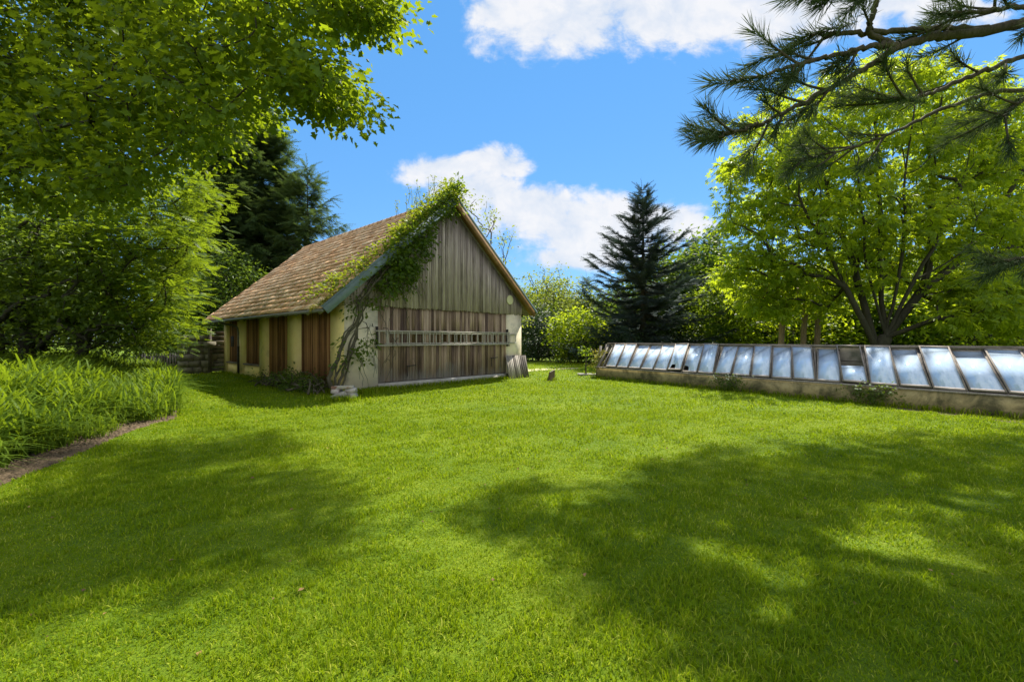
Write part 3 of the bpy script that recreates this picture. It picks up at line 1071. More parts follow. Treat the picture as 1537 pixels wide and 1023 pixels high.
sl = W3 * CW + Z3 * (ZB - ZF) - D3 * SKEW * CW; sl = nrm(sl); sn_ = nrm(np.cross(D3, sl)); sn_ = sn_ if sn_[2] > 0 else -sn_
SLL = math.hypot(CW - .045, (ZB - ZF) * (CW - .045) / CW, SKEW * (CW - .045))
n_s = 24
for i in range(n_s):
    u0 = .50 + .575 * i - .02; w = .555
    rj = np.random.default_rng(100 + i)
    tl = rj.normal() * .022; lift = rj.uniform(0, .012) + (.03 if i in (5, 14) else 0)
    c0 = K(u0, .0, ZF + lift); sk = nrm(D3 + sn_ * rj.normal() * .02); su = nrm(sl + D3 * tl + sn_ * rj.normal() * .022)
    m = MB()
    th = .018
    for a in (.016, w - .016): box(m, c0 + sk * a + su * SLL / 2, sk * .015, su * SLL / 2, sn_ * th)
    for b, hh in ((.03, .03), (SLL - .022, .022)): box(m, c0 + sk * w / 2 + su * b, sk * (w / 2 - .0315), su * hh, sn_ * (th - .003))
    if i == 14: box(m, c0 + sk * w / 2 + su * SLL * .55, sk * (w / 2 - .0425), su * .008, sn_ * (th - .005))
    sash = m.build('sash', M['frame_wood'], cf)
    m = MB()
    x0, x1, y0, y1 = .031, w - .031, .06, SLL - .044
    pg = [(x0, y0), (x1, y0), (x1, y1), (x0, y1)]
    if i == 5: pg = [(x0, y0), (x0 + .05, y0), (x0 + .09, y0 + .25), (x0 + .24, y0 + .26), (x0 + .26, y0 + .02), (x1, y0), (x1, y1), (x0, y1)]
    if i == 6: pg = [(x0 + .2, y0), (x1, y0), (x1, y1), (x0, y1), (x0, y0 + .30), (x0 + .16, y0 + .26)]
    if i == 14: pg = [(x0, y0), (x1, y0), (x1, y0 + .62), (x0, y0 + .60)]
    top = [c0 + sk * a + su * b for a, b in pg]; k = len(pg)
    m.add(top + [p - sn_ * .004 for p in top], [tuple(range(k))], [tuple(range(2 * k - 1, k - 1, -1))], [(j, j + k, (j + 1) % k + k, (j + 1) % k) for j in range(k)])
    m.build('pane', M['glass'], sash)
m = MB()
for i in range(n_s + 1):                                                       # glazing bars under the joints
    u = .50 + .575 * i - .03
    if i == 0: continue
    box(m, K(u, .02, ZF - .05) + sl * SLL / 2, D3 * .018, sl * SLL / 2, sn_ * .035)
m.build('rafters', M['frame_wood'], cf)
m = MB(); box(m, K(.05, .02, ZF - .06) + sl * SLL / 2, D3 * .035, sl * SLL / 2, sn_ * .05)
box(m, K(.30, .04, ZF - .02) + sl * SLL / 2, D3 * .02, sl * SLL / 2, sn_ * .02)
m.build('end_rafter', M['grey_wood'], cf)
# stake and yellow weed at its left end, two ivy clumps on the wall
o = K(-.38, .5, 0)
sk_ = empty('leaning_stake', o, 'pale broken plank leaning upright at the left end of the cold frame', 'plank')
m = MB(); box(m, o + (.02, 0, .66), nrm(np.array((1, .1, -.18))) * .05, np.array((-.1, 1, 0)) * .012, nrm(np.array((.16, .1, 1))) * .68)
box(m, o + (.22, .2, .72), nrm(np.array((1, .1, -.3))) * .03, np.array((-.1, 1, 0)) * .012, nrm(np.array((.28, .1, 1))) * .7)
m.build('plank', M['grey_wood'], sk_)
yw = empty('yellow_weed', K(-.3, .4, 0), 'yellowish leafy weed growing round the left end of the cold frame', 'weed')
m = MB(); leaves(m, rng, [K(-.30 + rng.normal() * .10, .45 + rng.normal() * .2, rng.uniform(.1, 1.05)) for _ in range(40)], 10, .07, .10, LEAF, .6, .2)
m.build('foliage', M['moss'], yw)
for px, py, s, lab in ((1118, 585, 1.0, 'ivy clump with white flowers on the cold frame wall, further from the beech shade'),
                       (1338, 600, .8, 'ivy clump on the cold frame wall below the sash with missing upper glass')):
    o = ground_at(px, py); o = o - W3 * ((o - O3).dot(W3) + .08)
    iv = empty('ivy_clump', o, lab, 'ivy')
    m = MB(); leaves(m, rng, [o + D3 * rng.normal() * .32 * s + Z3 * rng.uniform(.02, .46) * (1 - .0) + W3 * rng.normal() * .04 for _ in range(60)], 12, .06, .065, LEAF, .4, .5)
    m.build('foliage', M['dark_leaf'], iv)
    for _ in range(12):
        p = o + D3 * rng.normal() * .3 * s + Z3 * rng.uniform(.34, .55) - W3 * .09
        m = MB(); m.add([p] + [p + .026 * (math.cos(a) * D3 + math.sin(a) * nrm(Z3 - W3 * .5)) - W3 * .008 for a in np.arange(6) * 1.047], [(0, i + 1, (i + 1) % 6 + 1) for i in range(6)])
        m.build('flower', M['petal'], iv)

# ------------------------------------------------------------------ ground, bed, path, grass
m = MB()
gx = np.linspace(-160, 160, 65)
xx, yy = np.meshgrid(gx, gx + 60)
V = np.stack((xx.ravel(), yy.ravel(), np.zeros(xx.size)), 1)
i, j = np.meshgrid(np.arange(64), np.arange(64)); q = (j * 65 + i).ravel()
m.add(V, np.stack((q, q + 1, q + 66, q + 65), 1))
tag(m.build('ground', M['lawn']), kind='structure')


def clods(m, P, lo, hi):
    P = np.asarray(P); n = len(P); a = rng.uniform(0, 6.283, n)
    T = np.array([(-1, -.6, 0), (.2, -.9, 0), (1, .1, 0), (.1, 1, 0), (-.9, .4, 0), (-.3, -.1, .75), (.35, .2, .62)])
    Fc = [np.array([(0, 1, 5), (1, 6, 5), (1, 2, 6), (2, 3, 6), (3, 5, 6), (3, 4, 5), (4, 0, 5)])]
    scatter(m, T, Fc, np.column_stack((P, np.full(n, .003))), np.stack((np.cos(a), np.sin(a), 0 * a), 1), np.array((0, 0, 1.)), rng.uniform(lo, hi, n))


def sheet(name, pts, mat, z, lumps=None):
    m = MB(); P = np.array(pts, float)
    n = len(P); e = []
    for a in range(n):                                                         # ragged edge
        p, q = P[a], P[(a + 1) % n]; s = max(1, int(np.linalg.norm(q - p) / .25))
        for b in range(s): e.append(p + (q - p) * b / s + rng.normal(size=2) * .04)
    e = np.array(e); m.add(np.column_stack((e, np.full(len(e), z))), [tuple(range(len(e)))])
    if lumps is not None: clods(m, lumps, .012, .05)
    return tag(m.build(name, mat), kind='structure')


BED = [ground_at(*p)[:2] for p in ((-160, 830), (0, 728), (95, 690), (205, 643), (262, 629), (268, 605), (238, 568), (205, 550))] + [np.array((-32., 24)), np.array((-32., 3.2))]
_pe = [np.array(p) for p in BED[:5]]
_cl = []
for _ in range(2600):
    i_ = rng.integers(0, 4); q_ = _pe[i_] + (_pe[i_ + 1] - _pe[i_]) * rng.uniform()
    _cl.append(q_ + np.array((-1., .12)) * abs(rng.normal()) * .42)
sheet('soil_bed', BED, M['soil'], .004, _cl)
sheet('path', [ground_at(*p)[:2] for p in ((772, 559), (812, 556), (868, 553.2), (868, 551.8), (812, 552.8), (772, 555))], M['sand'], .004)
sheet('bare_soil', [K(u, w, 0)[:2] for u, w in ((9.3, -.02), (14.5, -.02), (14.5, -.9), (13, -.7), (12, -.95), (11, -.45), (10, -.5))], M['soil'], .004)

BLADES = []
for bend, hw in ((.25, .055), (.55, .05), (.9, .045)):
    BLADES.append((np.array([(0, -hw, 0), (0, hw, 0), (bend * .35, hw * .8, .55), (bend * .35, -hw * .8, .55), (bend, 0, .95 - bend * .3)]),
                   [np.array([(0, 1, 2, 3)]), np.array([(3, 2, 4)])]))


def allowed(P):
    ok = ~in_poly(BED, P[:, 0], P[:, 1])
    r = P[:, :2] - C0
    t, u = r @ G, r @ S
    ok &= ~((t > 0) & (t < GW) & (u > -.09) & (u < BL))
    r = P[:, :2] - O3[:2]
    w, u = r @ W3[:2], r @ D3[:2]
    ok &= ~((u > 0) & (u < CL) & (w > 0) & (w < CW + .1))
    return ok


gr = np.random.default_rng(3)
m = MB()


WAVES = [(f * math.cos(a), f * math.sin(a), ph, (.22 / (1 + f * .05))) for f, a, ph in zip(gr.uniform(1.2, 26, 22) , gr.uniform(0, 3.14, 22), gr.uniform(0, 6.28, 22))]


def grass_band(y0, y1, dens, size, wid):
    xm = 1.22 * y1 + 1.8
    n = int(dens * 2 * xm * (y1 - y0))
    Y = gr.uniform(y0, y1, n); X = gr.uniform(-xm, xm, n)
    k = np.abs(X) < 1.22 * Y + 1.8
    X, Y = X[k], Y[k]
    P = np.stack((X, Y, np.zeros(len(Y))), 1)
    # tufts: blades gather round uneven centres
    P = P[allowed(P)]
    clump = np.full(len(P), .78)
    for fx, fy, ph, am in WAVES: clump = clump + am * np.sin(P[:, 0] * fx + P[:, 1] * fy + ph)
    clump = np.clip(clump, .3, 1.3)
    P = P + np.stack((np.sin(clump * 40), np.cos(clump * 37), 0 * clump), 1) * .012
    for k, (T, Fc) in enumerate(BLADES):
        p = P[k::3]
        n = len(p)
        a = gr.uniform(0, 6.283, n)
        x = np.stack((np.cos(a), np.sin(a), np.zeros(n)), 1)
        nz = gr.normal(size=(n, 3)) * .30; nz[:, 2] = 1
        s = size * gr.uniform(.5, 1.25, n) * (clump[k::3] + .15)
        # tilt the blade: rotate its upright axis
        y = nrm(np.cross(nz, x)); z = nrm(nz); x = nrm(np.cross(y, z))
        sc3 = np.stack((s, wid * gr.uniform(.7, 1.3, n) / .055, s), 1)
        scatter(m, T, Fc, p, x, z, sc3)


grass_band(1.2, 3.4, 7600, .042, .0027)
grass_band(3.4, 6.0, 3900, .043, .0037)
grass_band(6.0, 10., 1700, .046, .0058)
grass_band(10., 17., 560, .056, .0090)
grass_band(17., 30., 120, .07, .016)
# longer growth the mower misses, along the walls
E = []
E += [B(gr.uniform(1.0, 7.9), -.12 - abs(gr.normal()) * .1, 0) for _ in range(1500)]
E += [B(gr.uniform(-.2, 1.3), -.15 - abs(gr.normal()) * .25, 0) for _ in range(1100)]
E += [B(-.1 - abs(gr.normal()) * .15, gr.uniform(0, 12), 0) for _ in range(1200)]
E += [K(gr.uniform(-.2, 12), -.03 - abs(gr.normal()) * .06, 0) for _ in range(1500)]
E += [ground_at(513, 601) + (gr.normal() * .3, -.05 - abs(gr.normal()) * .12, 0) for _ in range(260)]
E += [ground_at(827, 571) + (gr.normal() * .18, gr.normal() * .12, 0) for _ in range(160)]
E = np.array(E); n = len(E); a = gr.uniform(0, 6.283, n)
x = np.stack((np.cos(a), np.sin(a), np.zeros(n)), 1)
s = gr.uniform(.08, .24, n)
scatter(m, *BLADES[1], E, x, np.array((0, 0, 1.)), np.stack((s, np.full(n, .16), s), 1))
tag(m.build('grass', M['grass']), kind='stuff')

# dry leaf litter lying on the lawn
m = MB()
Y = np.sqrt(gr.uniform(2 ** 2, 17 ** 2, 900)); P = np.stack((gr.uniform(-1.2, 1.2, 900) * Y, Y, gr.uniform(.012, .035, 900)), 1); P = P[allowed(P)]
a = gr.uniform(0, 6.283, len(P)); nz = gr.normal(size=(len(P), 3)) * .3; nz[:, 2] = 1
scatter(m, LEAF[0], LEAF[1], P, np.stack((np.cos(a), np.sin(a), 0 * a), 1), nz, gr.uniform(.015, .05, len(P)))
tag(m.build('fallen_leaves', M['verge_wood']), kind='stuff')

# strappy plants filling the bed
m = MB()
ARCH = []
for reach, h in ((.42, 1.0), (.72, .84), (1.0, .60)):
    V, Fq = [], []
    ss = np.linspace(0, 1, 6)
    for s, wd in zip(ss, (.7, 1, .95, .8, .5, .0)):
        xx_ = reach * s ** 1.9; zz_ = h * (1.45 * s - .62 * s ** 2.6 * (.6 + reach))
        if wd > 0: V += [(xx_, -.014 * wd, zz_ + .004), (xx_, .014 * wd, zz_ + .004)]
        else: V += [(xx_, 0, zz_)]
    Fq = [np.array([(2 * i, 2 * i + 1, 2 * i + 3, 2 * i + 2) for i in range(4)]), np.array([(8, 9, 10)])]
    ARCH.append((np.array(V), Fq))
bx = np.random.default_rng(11)
cand = np.stack((bx.uniform(-20, -5, 5200), bx.uniform(3.4, 20, 5200)), 1)
k = in_poly(BED, cand[:, 0], cand[:, 1]) & (cand[:, 0] > -1.45 * cand[:, 1])
# stay off the bare strip at the lawn edge
edge = [np.array(p) for p in BED[:5]]
dmin = np.full(len(cand), 9.)
for p, q in zip(edge[:-1], edge[1:]):
    d = q - p; t = np.clip(((cand - p) @ d) / (d @ d), 0, 1)
    dmin = np.minimum(dmin, np.linalg.norm(cand - (p + t[:, None] * d), axis=1))
dend = np.full(len(cand), 9.)
edge2 = [np.array(p) for p in BED[2:8]]
for p, q in zip(edge2[:-1], edge2[1:]):
    d = q - p; t = np.clip(((cand - p) @ d) / (d @ d), 0, 1)
    dend = np.minimum(dend, np.linalg.norm(cand - (p + t[:, None] * d), axis=1))
k &= dend > .08
k &= dmin > .44 + .2 * np.sin(cand[:, 0] * 3)
cand = cand[k]; dmin = dmin[k]; dend = dend[k]
for q_, (T, Fc) in enumerate(ARCH):
    cc = np.repeat(cand, 11, 0); n = len(cc)
    P = np.column_stack((cc + bx.normal(size=(n, 2)) * .07, np.zeros(n)))
    a = bx.uniform(0, 6.283, n)
    x = np.stack((np.cos(a), np.sin(a), np.zeros(n)), 1)
    hh = np.repeat(.40 + .24 * np.minimum(1, dmin / 1.0) + .38 * np.minimum(1, dend / 2.6) + .16 * np.sin(cand[:, 0] * 2.1) * np.cos(cand[:, 1] * 1.7), 11)
    s = hh * bx.uniform(.65, 1.25, n) * 1.12
    nz = bx.normal(size=(n, 3)) * .10; nz[:, 2] = 1
    y = nrm(np.cross(nz, x)); z = nrm(nz); x = nrm(np.cross(y, z))
    scatter(m, T, Fc, P, x, z, np.stack((s, s * 1.15, s), 1))
tag(m.build('tall_leafy_plants', M['plant_leaf']), kind='stuff')

# ------------------------------------------------------------------ trees
tr = np.random.default_rng(21)


def trunk_line(base, top, n=6, wob=.06):
    base, top = np.asarray(base, float), np.asarray(top, float)
    L = np.linalg.norm(top - base)
    out = [base + (top - base) * i / (n - 1) + (tr.normal(size=3) * wob * L / n if i else 0) for i in range(n)]
    return out


def clear(x, z, y):                                                            # above the picture's upper edge
    return (z - CH) / y > .79


def shade_points(poly, n, hmax, rg):
    """foliage high overhead whose shadow falls on a patch of lawn"""
    p = np.asarray(poly, float); out = []
    lo, hi = p.min(0), p.max(0)
    gl, gh = ground_at(lo[0], lo[1]), ground_at(hi[0], hi[1])
    while len(out) < n:
        y = 1 / rg.uniform(1 / (hi[1] - HY), 1 / (lo[1] - HY)) + HY
        x = rg.uniform(lo[0], hi[0])
        if not in_poly(poly, np.array([x]), np.array([y]))[0]: continue
        g = ground_at(x, y)
        hmin = (1.9 + .83 * g[1]) / (1 - .83 * SY)
        h = hmin + rg.uniform(0.3, hmax)
        out.append(g + (SX * h, SY * h, h))
    return np.array(out)


# maple whose boughs hang into the upper left
poly = [(-260, -420), (-260, 300), (0, 285), (110, 320), (190, 300), (300, 250), (345, 215), (400, 176), (398, 128), (430, 106), (470, 150), (525, 165), (520, 108), (462, 78), (470, 52),
        (515, 42), (535, 22), (572, 36), (572, 8), (510, -40), (440, -300)]
pts = np.vstack((outline_points(tr, poly, 780, 5.5, 9.5, 2.2), outline_points(tr, [(400, 100), (440, 80), (500, 122), (540, 172), (490, 160), (440, 145)], 36, 5.8, 8.6, 2), outline_points(tr, [(490, 25), (540, 0), (574, 10), (570, 36), (530, 26)], 18, 5.8, 8.4, 2), outline_points(tr, [(-200, 100), (250, -60), (420, 40), (420, 120), (330, 230), (200, 300), (0, 300), (-200, 300)], 260, 9., 13.5, 2.2)))
rg = np.random.default_rng(5)
lp = shade_points([(0, 700), (110, 668), (230, 655), (330, 648), (410, 652), (455, 676), (400, 690), (330, 690), (150, 745)], 40, 2.0, rg)
lp2 = shade_points([(-60, 770), (200, 720), (420, 700), (470, 735), (515, 770), (460, 800), (490, 825), (400, 850), (300, 880), (150, 862), (-60, 900)], 76, 2.0, rg)
lp3 = shade_points([(-80, 870), (90, 800), (180, 850), (60, 900)], 12, 2.0, rg)
tb = np.array((-12.2, 8.0, 0))
tks = [[tb, tb + (.1, .1, 2), tb + (.4, 0, 4), tb + (1.2, .3, 6.5), tb + (2.2, 1.2, 10.5), tb + (4.5, 2.6, 14.0), tb + (8.5, 4., 16.2), tb + (12., 5.2, 17.6)],
       [tb + (.4, 0, 4), tb + (2.2, -.6, 6.2), tb + (4.6, -.9, 8.0), tb + (6.6, -1.1, 9.0)],
       [tb + (.4, 0, 4), tb + (.0, 2., 7.), tb + (.6, 3.2, 10)]]
broad_tree('maple_tree', 'big maple with lobed bright leaves overhanging the upper left of the lawn', 'tree', tks, np.vstack((pts, lp, lp2, lp3)), 'maple_leaf', .27, 84, (.25, .25, .13), .108, MAPLE,
           'bark_dark', 31, droop=.45, power=.85, rmin=.011)

# tall pine outside the right edge, its upper crown shading the lawn; low boughs come into view
rg = np.random.default_rng(8)
sp_ = [shade_points([(680, 772), (740, 745), (840, 716), (850, 745), (920, 745), (1000, 690), (1090, 668), (1300, 655), (1420, 700), (1330, 760), (1180, 800), (1230, 850), (1120, 900), (1080, 950),
                     (960, 915), (830, 880), (900, 830), (800, 812)], 150, 2.5, rg),
       shade_points([(1300, 655), (1537, 640), (1700, 690), (1700, 900), (1537, 900), (1400, 800), (1450, 720)], 84, 2.5, rg),
       shade_points([(1000, 1015), (1060, 985), (1180, 1000), (1300, 900), (1480, 880), (1700, 920), (1700, 1023), (1300, 1060)], 52, 2.5, rg)]
ob = np.array((17.5, 13.5, 0))
otk = [[ob, ob + (0, 0, 4), ob + (-.4, .2, 8), ob + (-1.2, .3, 12), ob + (-2.5, .3, 15), ob + (-5, .5, 17.5)], [ob + (-.4, .2, 8), ob + (-3., -1.5, 12.0), ob + (-6, -3, 13.5)]]
broad_tree('beech_tree', 'tall beech standing past the right end of the cold frame', 'tree', otk, np.vstack(sp_), 'mid_leaf', .34, 46, (.15, .15, .07), .15, LEAF, 'bark', 33)

# near pine: boughs reaching in at the upper right
prng = np.random.default_rng(17)
pb = np.array((8.3, 4.2, 0))
pine = empty('pine_tree', pb, 'long needled pine reaching bare boughs into the upper right of the view', 'pine tree')
w, f = MB(), MB()
tube(w, [pb, pb + (.05, 0, 3), pb + (-.1, .1, 6), pb + (.1, .1, 10), pb + (0, 0, 15)], [.27, .23, .2, .14, .04], 10)
TUFTS = [tuft(prng) for _ in range(4)]


def shoots(P, D, S):
    for k in range(4):
        s = slice(k, None, 4)
        if len(P[s]): scatter(f, *TUFTS[k], P[s], D[s], prng.normal(size=(len(P[s]), 3)), S[s])


def bough(px, Y, r0, r1, side=9, reach=.5, foliage=(.35, 1.), tip=True, sc_=.148, thin=1.0):
    """a bough through picture points px at depths Y"""
    pts = np.array([at(x, y, d) for (x, y), d in zip(px, Y)])
    s = np.arange(len(pts)); q = np.linspace(0, len(pts) - 1, 8 * len(pts))
    P = np.stack([np.interp(q, s, pts[:, i]) for i in range(3)], 1)
    for _ in range(3): P[1:-1] = (P[:-2] + 2 * P[1:-1] + P[2:]) / 4
    P[1:-1] += prng.normal(size=P[1:-1].shape) * .006
    tube(w, P, np.linspace(r0, r1, len(P)), 8)
    n = len(P); PP, DD = [], []
    d_end = nrm(P[-1] - P[-4])
    if tip:
        for k in range(6):
            PP.append(P[-1] - d_end * .085 * k); DD.append(d_end + prng.normal(size=3) * .1)
    for k in range(int(side * .66 + .5)):
        i = int(np.clip(prng.uniform(*foliage) * n, 1, n - 2))
        d0 = nrm(P[i + 1] - P[i - 1])
        v = prng.normal(size=3); v -= d0 * v.dot(d0); v = nrm(v)
        L = reach * prng.uniform(.5, 1.3)
        Q = np.array([P[i] + (d0 * .95 + v * .55) * L * x + np.array((0, 0, .12 * x * x * L)) for x in np.linspace(0, 1, 5)])
        tube(w, Q, np.linspace(.011, .006, 5), 5)
        e = nrm(Q[-1] - Q[-2])
        for b in range(3 if L > .3 else 2):
            PP.append(Q[-1] - e * min(.10 * b, L * .8)); DD.append(e + prng.normal(size=3) * .12)
    if PP:
        shoots(np.array(PP), np.array(DD), sc_ * prng.uniform(.8, 1.15, len(PP)))
    return P


main = bough([(1760, -20), (1600, 20), (1480, 48), (1400, 56), (1345, 70)], [4.1, 3.7, 3.5, 3.4, 3.3], .048, .027, 4, .35, (.0, .7), False)
bough([(1345, 70), (1320, 68), (1275, 78), (1220, 92), (1180, 102), (1140, 116), (1096, 124)], [3.3, 3.25, 3.2, 3.1, 3.05, 3., 2.95], .022, .008, 10, .26, (.2, .62))
bough([(1345, 70), (1315, 92), (1270, 120), (1215, 150), (1160, 178), (1120, 194), (1078, 206)], [3.3, 3.25, 3.2, 3.15, 3.1, 3., 2.95], .024, .008, 18, .26, (.35, .92))
bough([(1480, 44), (1380, 46), (1310, 50), (1255, 52), (1215, 55)], [3.5, 3.4, 3.3, 3.2, 3.15], .027, .011, 6, .28, (.5, 1.))
bough([(1345, 70), (1300, 52), (1312, 10), (1330, -60)], [3.3, 3.25, 3.2, 3.1], .022, .016, 3, .3, (.3, .9), False)
bough([(1500, -160), (1420, -90), (1340, -40), (1270, -12), (1225, -8)], [3.3, 3.2, 3.1, 3.0, 2.95], .03, .012, 9, .28, (.5, 1.))
bough([(1760, 60), (1620, 70), (1520, 90), (1450, 118), (1400, 140), (1355, 150), (1310, 150)], [4.2, 4.0, 3.9, 3.8, 3.7, 3.6, 3.6], .028, .008, 12, .4, (.3, 1.))
bough([(1700, 20), (1600, 10), (1520, 12), (1460, 20), (1410, 22)], [3.8, 3.6, 3.4, 3.3, 3.2], .026, .010, 10, .32, (.35, 1.))
bough([(1760, 120), (1600, 130), (1480, 140), (1400, 170), (1330, 205), (1260, 228), (1200, 240)], [4.6, 4.4, 4.3, 4.2, 4.1, 4.1, 4.0], .026, .006, 12, .36, (.35, 1.))
bough([(1760, 370), (1650, 372), (1580, 380), (1530, 388), (1482, 396)], [4., 3.8, 3.7, 3.6, 3.5], .025, .009, 8, .22, (.5, 1.))
bough([(1760, 60), (1640, 100), (1560, 130), (1500, 175)], [4.4, 4.2, 4.1, 4.0], .03, .010, 12, .4, (.3, 1.))
for k in range(46):                                                              # the rest of the crown, above and to the side of the view
    z = prng.uniform(4.5, 14); az = prng.uniform(0, 6.283); L = (1 - (z - 3) / 14) * 4.2 + .6
    d = np.array((math.cos(az), math.sin(az), prng.uniform(-.05, .4)))
    p0 = pb + (0, 0, z); p1 = p0 + d * L
    q = p0 + d * L * np.linspace(0, 1, 6)[:, None]
    vis = (q[:, 1] > .3) & (np.abs(q[:, 0] / q[:, 1]) < 1.2) & ((q[:, 2] - CH) / np.maximum(q[:, 1], .1) < .85)
    if vis.any(): continue
    tube(w, q, np.linspace(.05, .012, 6), 5)
    n = 16; ss = prng.uniform(.35, 1, n)
    Q = p0 + d * L * ss[:, None] + prng.normal(size=(n, 3)) * .22
    vis = (Q[:, 1] > .3) & (np.abs(Q[:, 0] / Q[:, 1]) < 1.25) & ((Q[:, 2] - CH) / np.maximum(Q[:, 1], .1) < .9)
    Q = Q[~vis]
    if len(Q): shoots(Q, d + prng.normal(size=(len(Q), 3)) * .5, np.full(len(Q), .2))
w.build('trunk', M['bark_pine'], pine, True)
f.build('crown', M['pine_needle'], pine)

# feathery light tree on the left, darker tree beside it
pts = outline_points(tr, [(60, 300), (200, 290), (300, 262), (322, 290), (300, 320), (318, 335), (288, 370), (296, 400), (272, 430), (294, 470), (276, 500), (255, 522), (225, 535), (170, 500), (60, 480), (10, 420), (20, 320)],
                     520, 12., 18., .9)
b0 = at(118, 509, 14.5) * (1, 1, 0)
broad_tree('locust_tree', 'light green feathery tree with layered sprays between the flower bed and the barn', 'tree',
           [[b0, b0 + (.1, 0, 1.2), b0 + (.5, .2, 2.6), b0 + (1.2, .4, 4.2), b0 + (2., .6, 5.8)], [b0 + (.1, 0, 1.2), b0 + (1.4, -.2, 1.9), b0 + (3., -.3, 2.4)]],
           pts, 'fresh_leaf', .17, 30, (.34, .34, .09), .27, PINN, 'bark_dark', 41, droop=.05, up=1.6)
pts = outline_points(tr, [(-200, 230), (60, 270), (120, 300), (160, 400), (210, 470), (230, 530), (120, 520), (-200, 520)], 420, 11., 17, .8)
b0 = at(38, 509, 14.5) * (1, 1, 0)
broad_tree('shade_tree', 'dark leafy tree with several black trunks behind the flower bed at the left edge', 'tree',
           [[b0, b0 + (.1, 0, 2), b0 + (.2, .3, 4), b0 + (.4, .5, 6.5)], [b0 + (-1.0, .2, 0), b0 + (-1.2, .2, 2.5), b0 + (-1.5, .5, 5)], [b0 + (-2.2, .8, 0), b0 + (-2.4, .9, 3), b0 + (-3, 1, 6)]],
           pts, 'dark_leaf', .20, 46, (.42, .42, .2), .15, LEAF, 'bark_dark', 43)
pts = outline_points(tr, [(-150, 470), (60, 455), (150, 470), (230, 495), (250, 540), (150, 545), (-150, 545)], 170, 19, 24, .3)
b0 = at(100, 509, 21) * (1, 1, 0)
broad_tree('undergrowth_bush', 'dark bushes in deep shade under the trees on the left', 'bush', [[b0, b0 + (0, 0, .8), b0 + (.3, 0, 1.4)]], pts, 'dark_leaf', .10, 45, (.4, .4, .25), .15, LEAF, 'bark_dark', 44)

# spruces behind the barn
conifer('spruce_tree', 'tallest dark spruce standing behind the barn roof', at(395, 509, 33) * (1, 1, 0), 19.0, 5.4, 'spruce_needle', 51, -30, 22, .03, 38, 9, .66, .95, 13, hang=.55, r0=.34, cat='spruce')
conifer('spruce_tree', 'broad dark spruce half hidden behind the light feathery tree', at(335, 509, 30) * (1, 1, 0), 16.5, 5.0, 'spruce_needle', 52, -30, 22, .03, 34, 9, .66, .95, 13, hang=.55, r0=.32, cat='spruce')
conifer('larch_tree', 'thin feathery conifer at the right of the spruces, against the sky', at(460, 509, 31) * (1, 1, 0), 13.6, 3.9, 'spruce_needle', 53, -26, 30, .05, 24, 7, .66, .8, 9, hang=.7, r0=.2)
pts = outline_points(tr, [(300, 400), (330, 365), (365, 385), (400, 420), (370, 450), (330, 480), (300, 545), (262, 530), (275, 450)], 210, 24., 27.5, .4)
b0 = at(315, 509, 25.5) * (1, 1, 0)
broad_tree('elder_bush', 'dark bluish green shrub at the far left end of the barn', 'shrub', [[b0, b0 + (0, 0, 1.), b0 + (.2, .1, 2.6)], [b0 + (.4, 0, 0), b0 + (.7, 0, 1.5), b0 + (1.2, 0, 3)]], pts, 'mid_leaf', .11, 34, (.36, .36, .22), .19, LEAF, 'bark_dark', 45)

# thin sparse tree behind the gable
pts = outline_points(tr, [(690, 290), (742, 283), (748, 330), (770, 350), (762, 390), (790, 420), (800, 470), (770, 520), (700, 520)], 120, 27, 31, .8)
b0 = at(726, 509, 29) * (1, 1, 0)
broad_tree('young_tree', 'thin sparse tree with fresh leaves rising behind the barn gable', 'tree', [[b0, b0 + (.1, 0, 3), b0 + (.3, .2, 6), b0 + (.5, 0, 8.5)], [b0 + (.1, 0, 3), b0 + (.9, .2, 5), b0 + (1.3, .2, 7.)]], pts, 'olive_leaf', .14, 16, (.22, .22, .18), .19, LEAF, 'bark', 46, wob=.10, bf=.8)

# trees beyond the lawn between barn and cold frame
def bg_tree(name, label, cat, poly, n, y0, y1, px, leafm, m_, sz, seed, r0=.16, tpl=LEAF, sprd=.5, hf=.55, bark='bark_dark'):
    pts = outline_points(tr, poly, n, y0, y1, .3)
    b0 = at(px, 509, (y0 + y1) / 2) * (1, 1, 0)
    top = pts[:, 2].max()
    t = [[b0, b0 + (0, 0, top * .25), b0 + (.2, .1, top * hf)], [b0 + (0, 0, top * .25), b0 + (.6, .1, top * .45)]]
    return broad_tree(name, label, cat, t, pts, leafm, r0, m_, (sprd, sprd, sprd * .6), sz, tpl, bark, seed)


bg_tree('ash_tree', 'airy half bare tree in new leaf beyond the lawn beside the barn roof end', 'tree', [(775, 440), (795, 405), (820, 398), (845, 402), (870, 440), (860, 480), (780, 480)], 120, 50, 56, 822, 'olive_leaf', 10, .30, 61, .22)
bg_tree('linden_tree', 'rounded olive green tree beyond the lawn, left of the blue conifer', 'tree', [(770, 470), (800, 425), (850, 420), (875, 445), (880, 490), (860, 520), (770, 520)], 170, 42, 49, 830, 'olive_leaf', 34, .34, 62, .2, sprd=.8)
conifer('fir_tree', 'dark fir with pointed top far behind, left of the blue conifer', at(880, 509, 47) * (1, 1, 0), 8.2, 2.4, 'spruce_needle', 54, -15, 25, .05, 20, 7, .8, .7, 7, r0=.18)
conifer('fir_tree', 'small dark pointed fir far behind the bright bush', at(858, 509, 52) * (1, 1, 0), 6.8, 2.2, 'spruce_needle', 55, -15, 25, .05, 18, 7, .8, .7, 7, r0=.16)
bg_tree('yew_bush', 'dark evergreen bush just right of the barn corner', 'bush', [(784, 545), (786, 480), (805, 452), (830, 470), (840, 545)], 170, 31, 35, 808, 'yew_needle', 44, .17, 63, .1, sprd=.4)
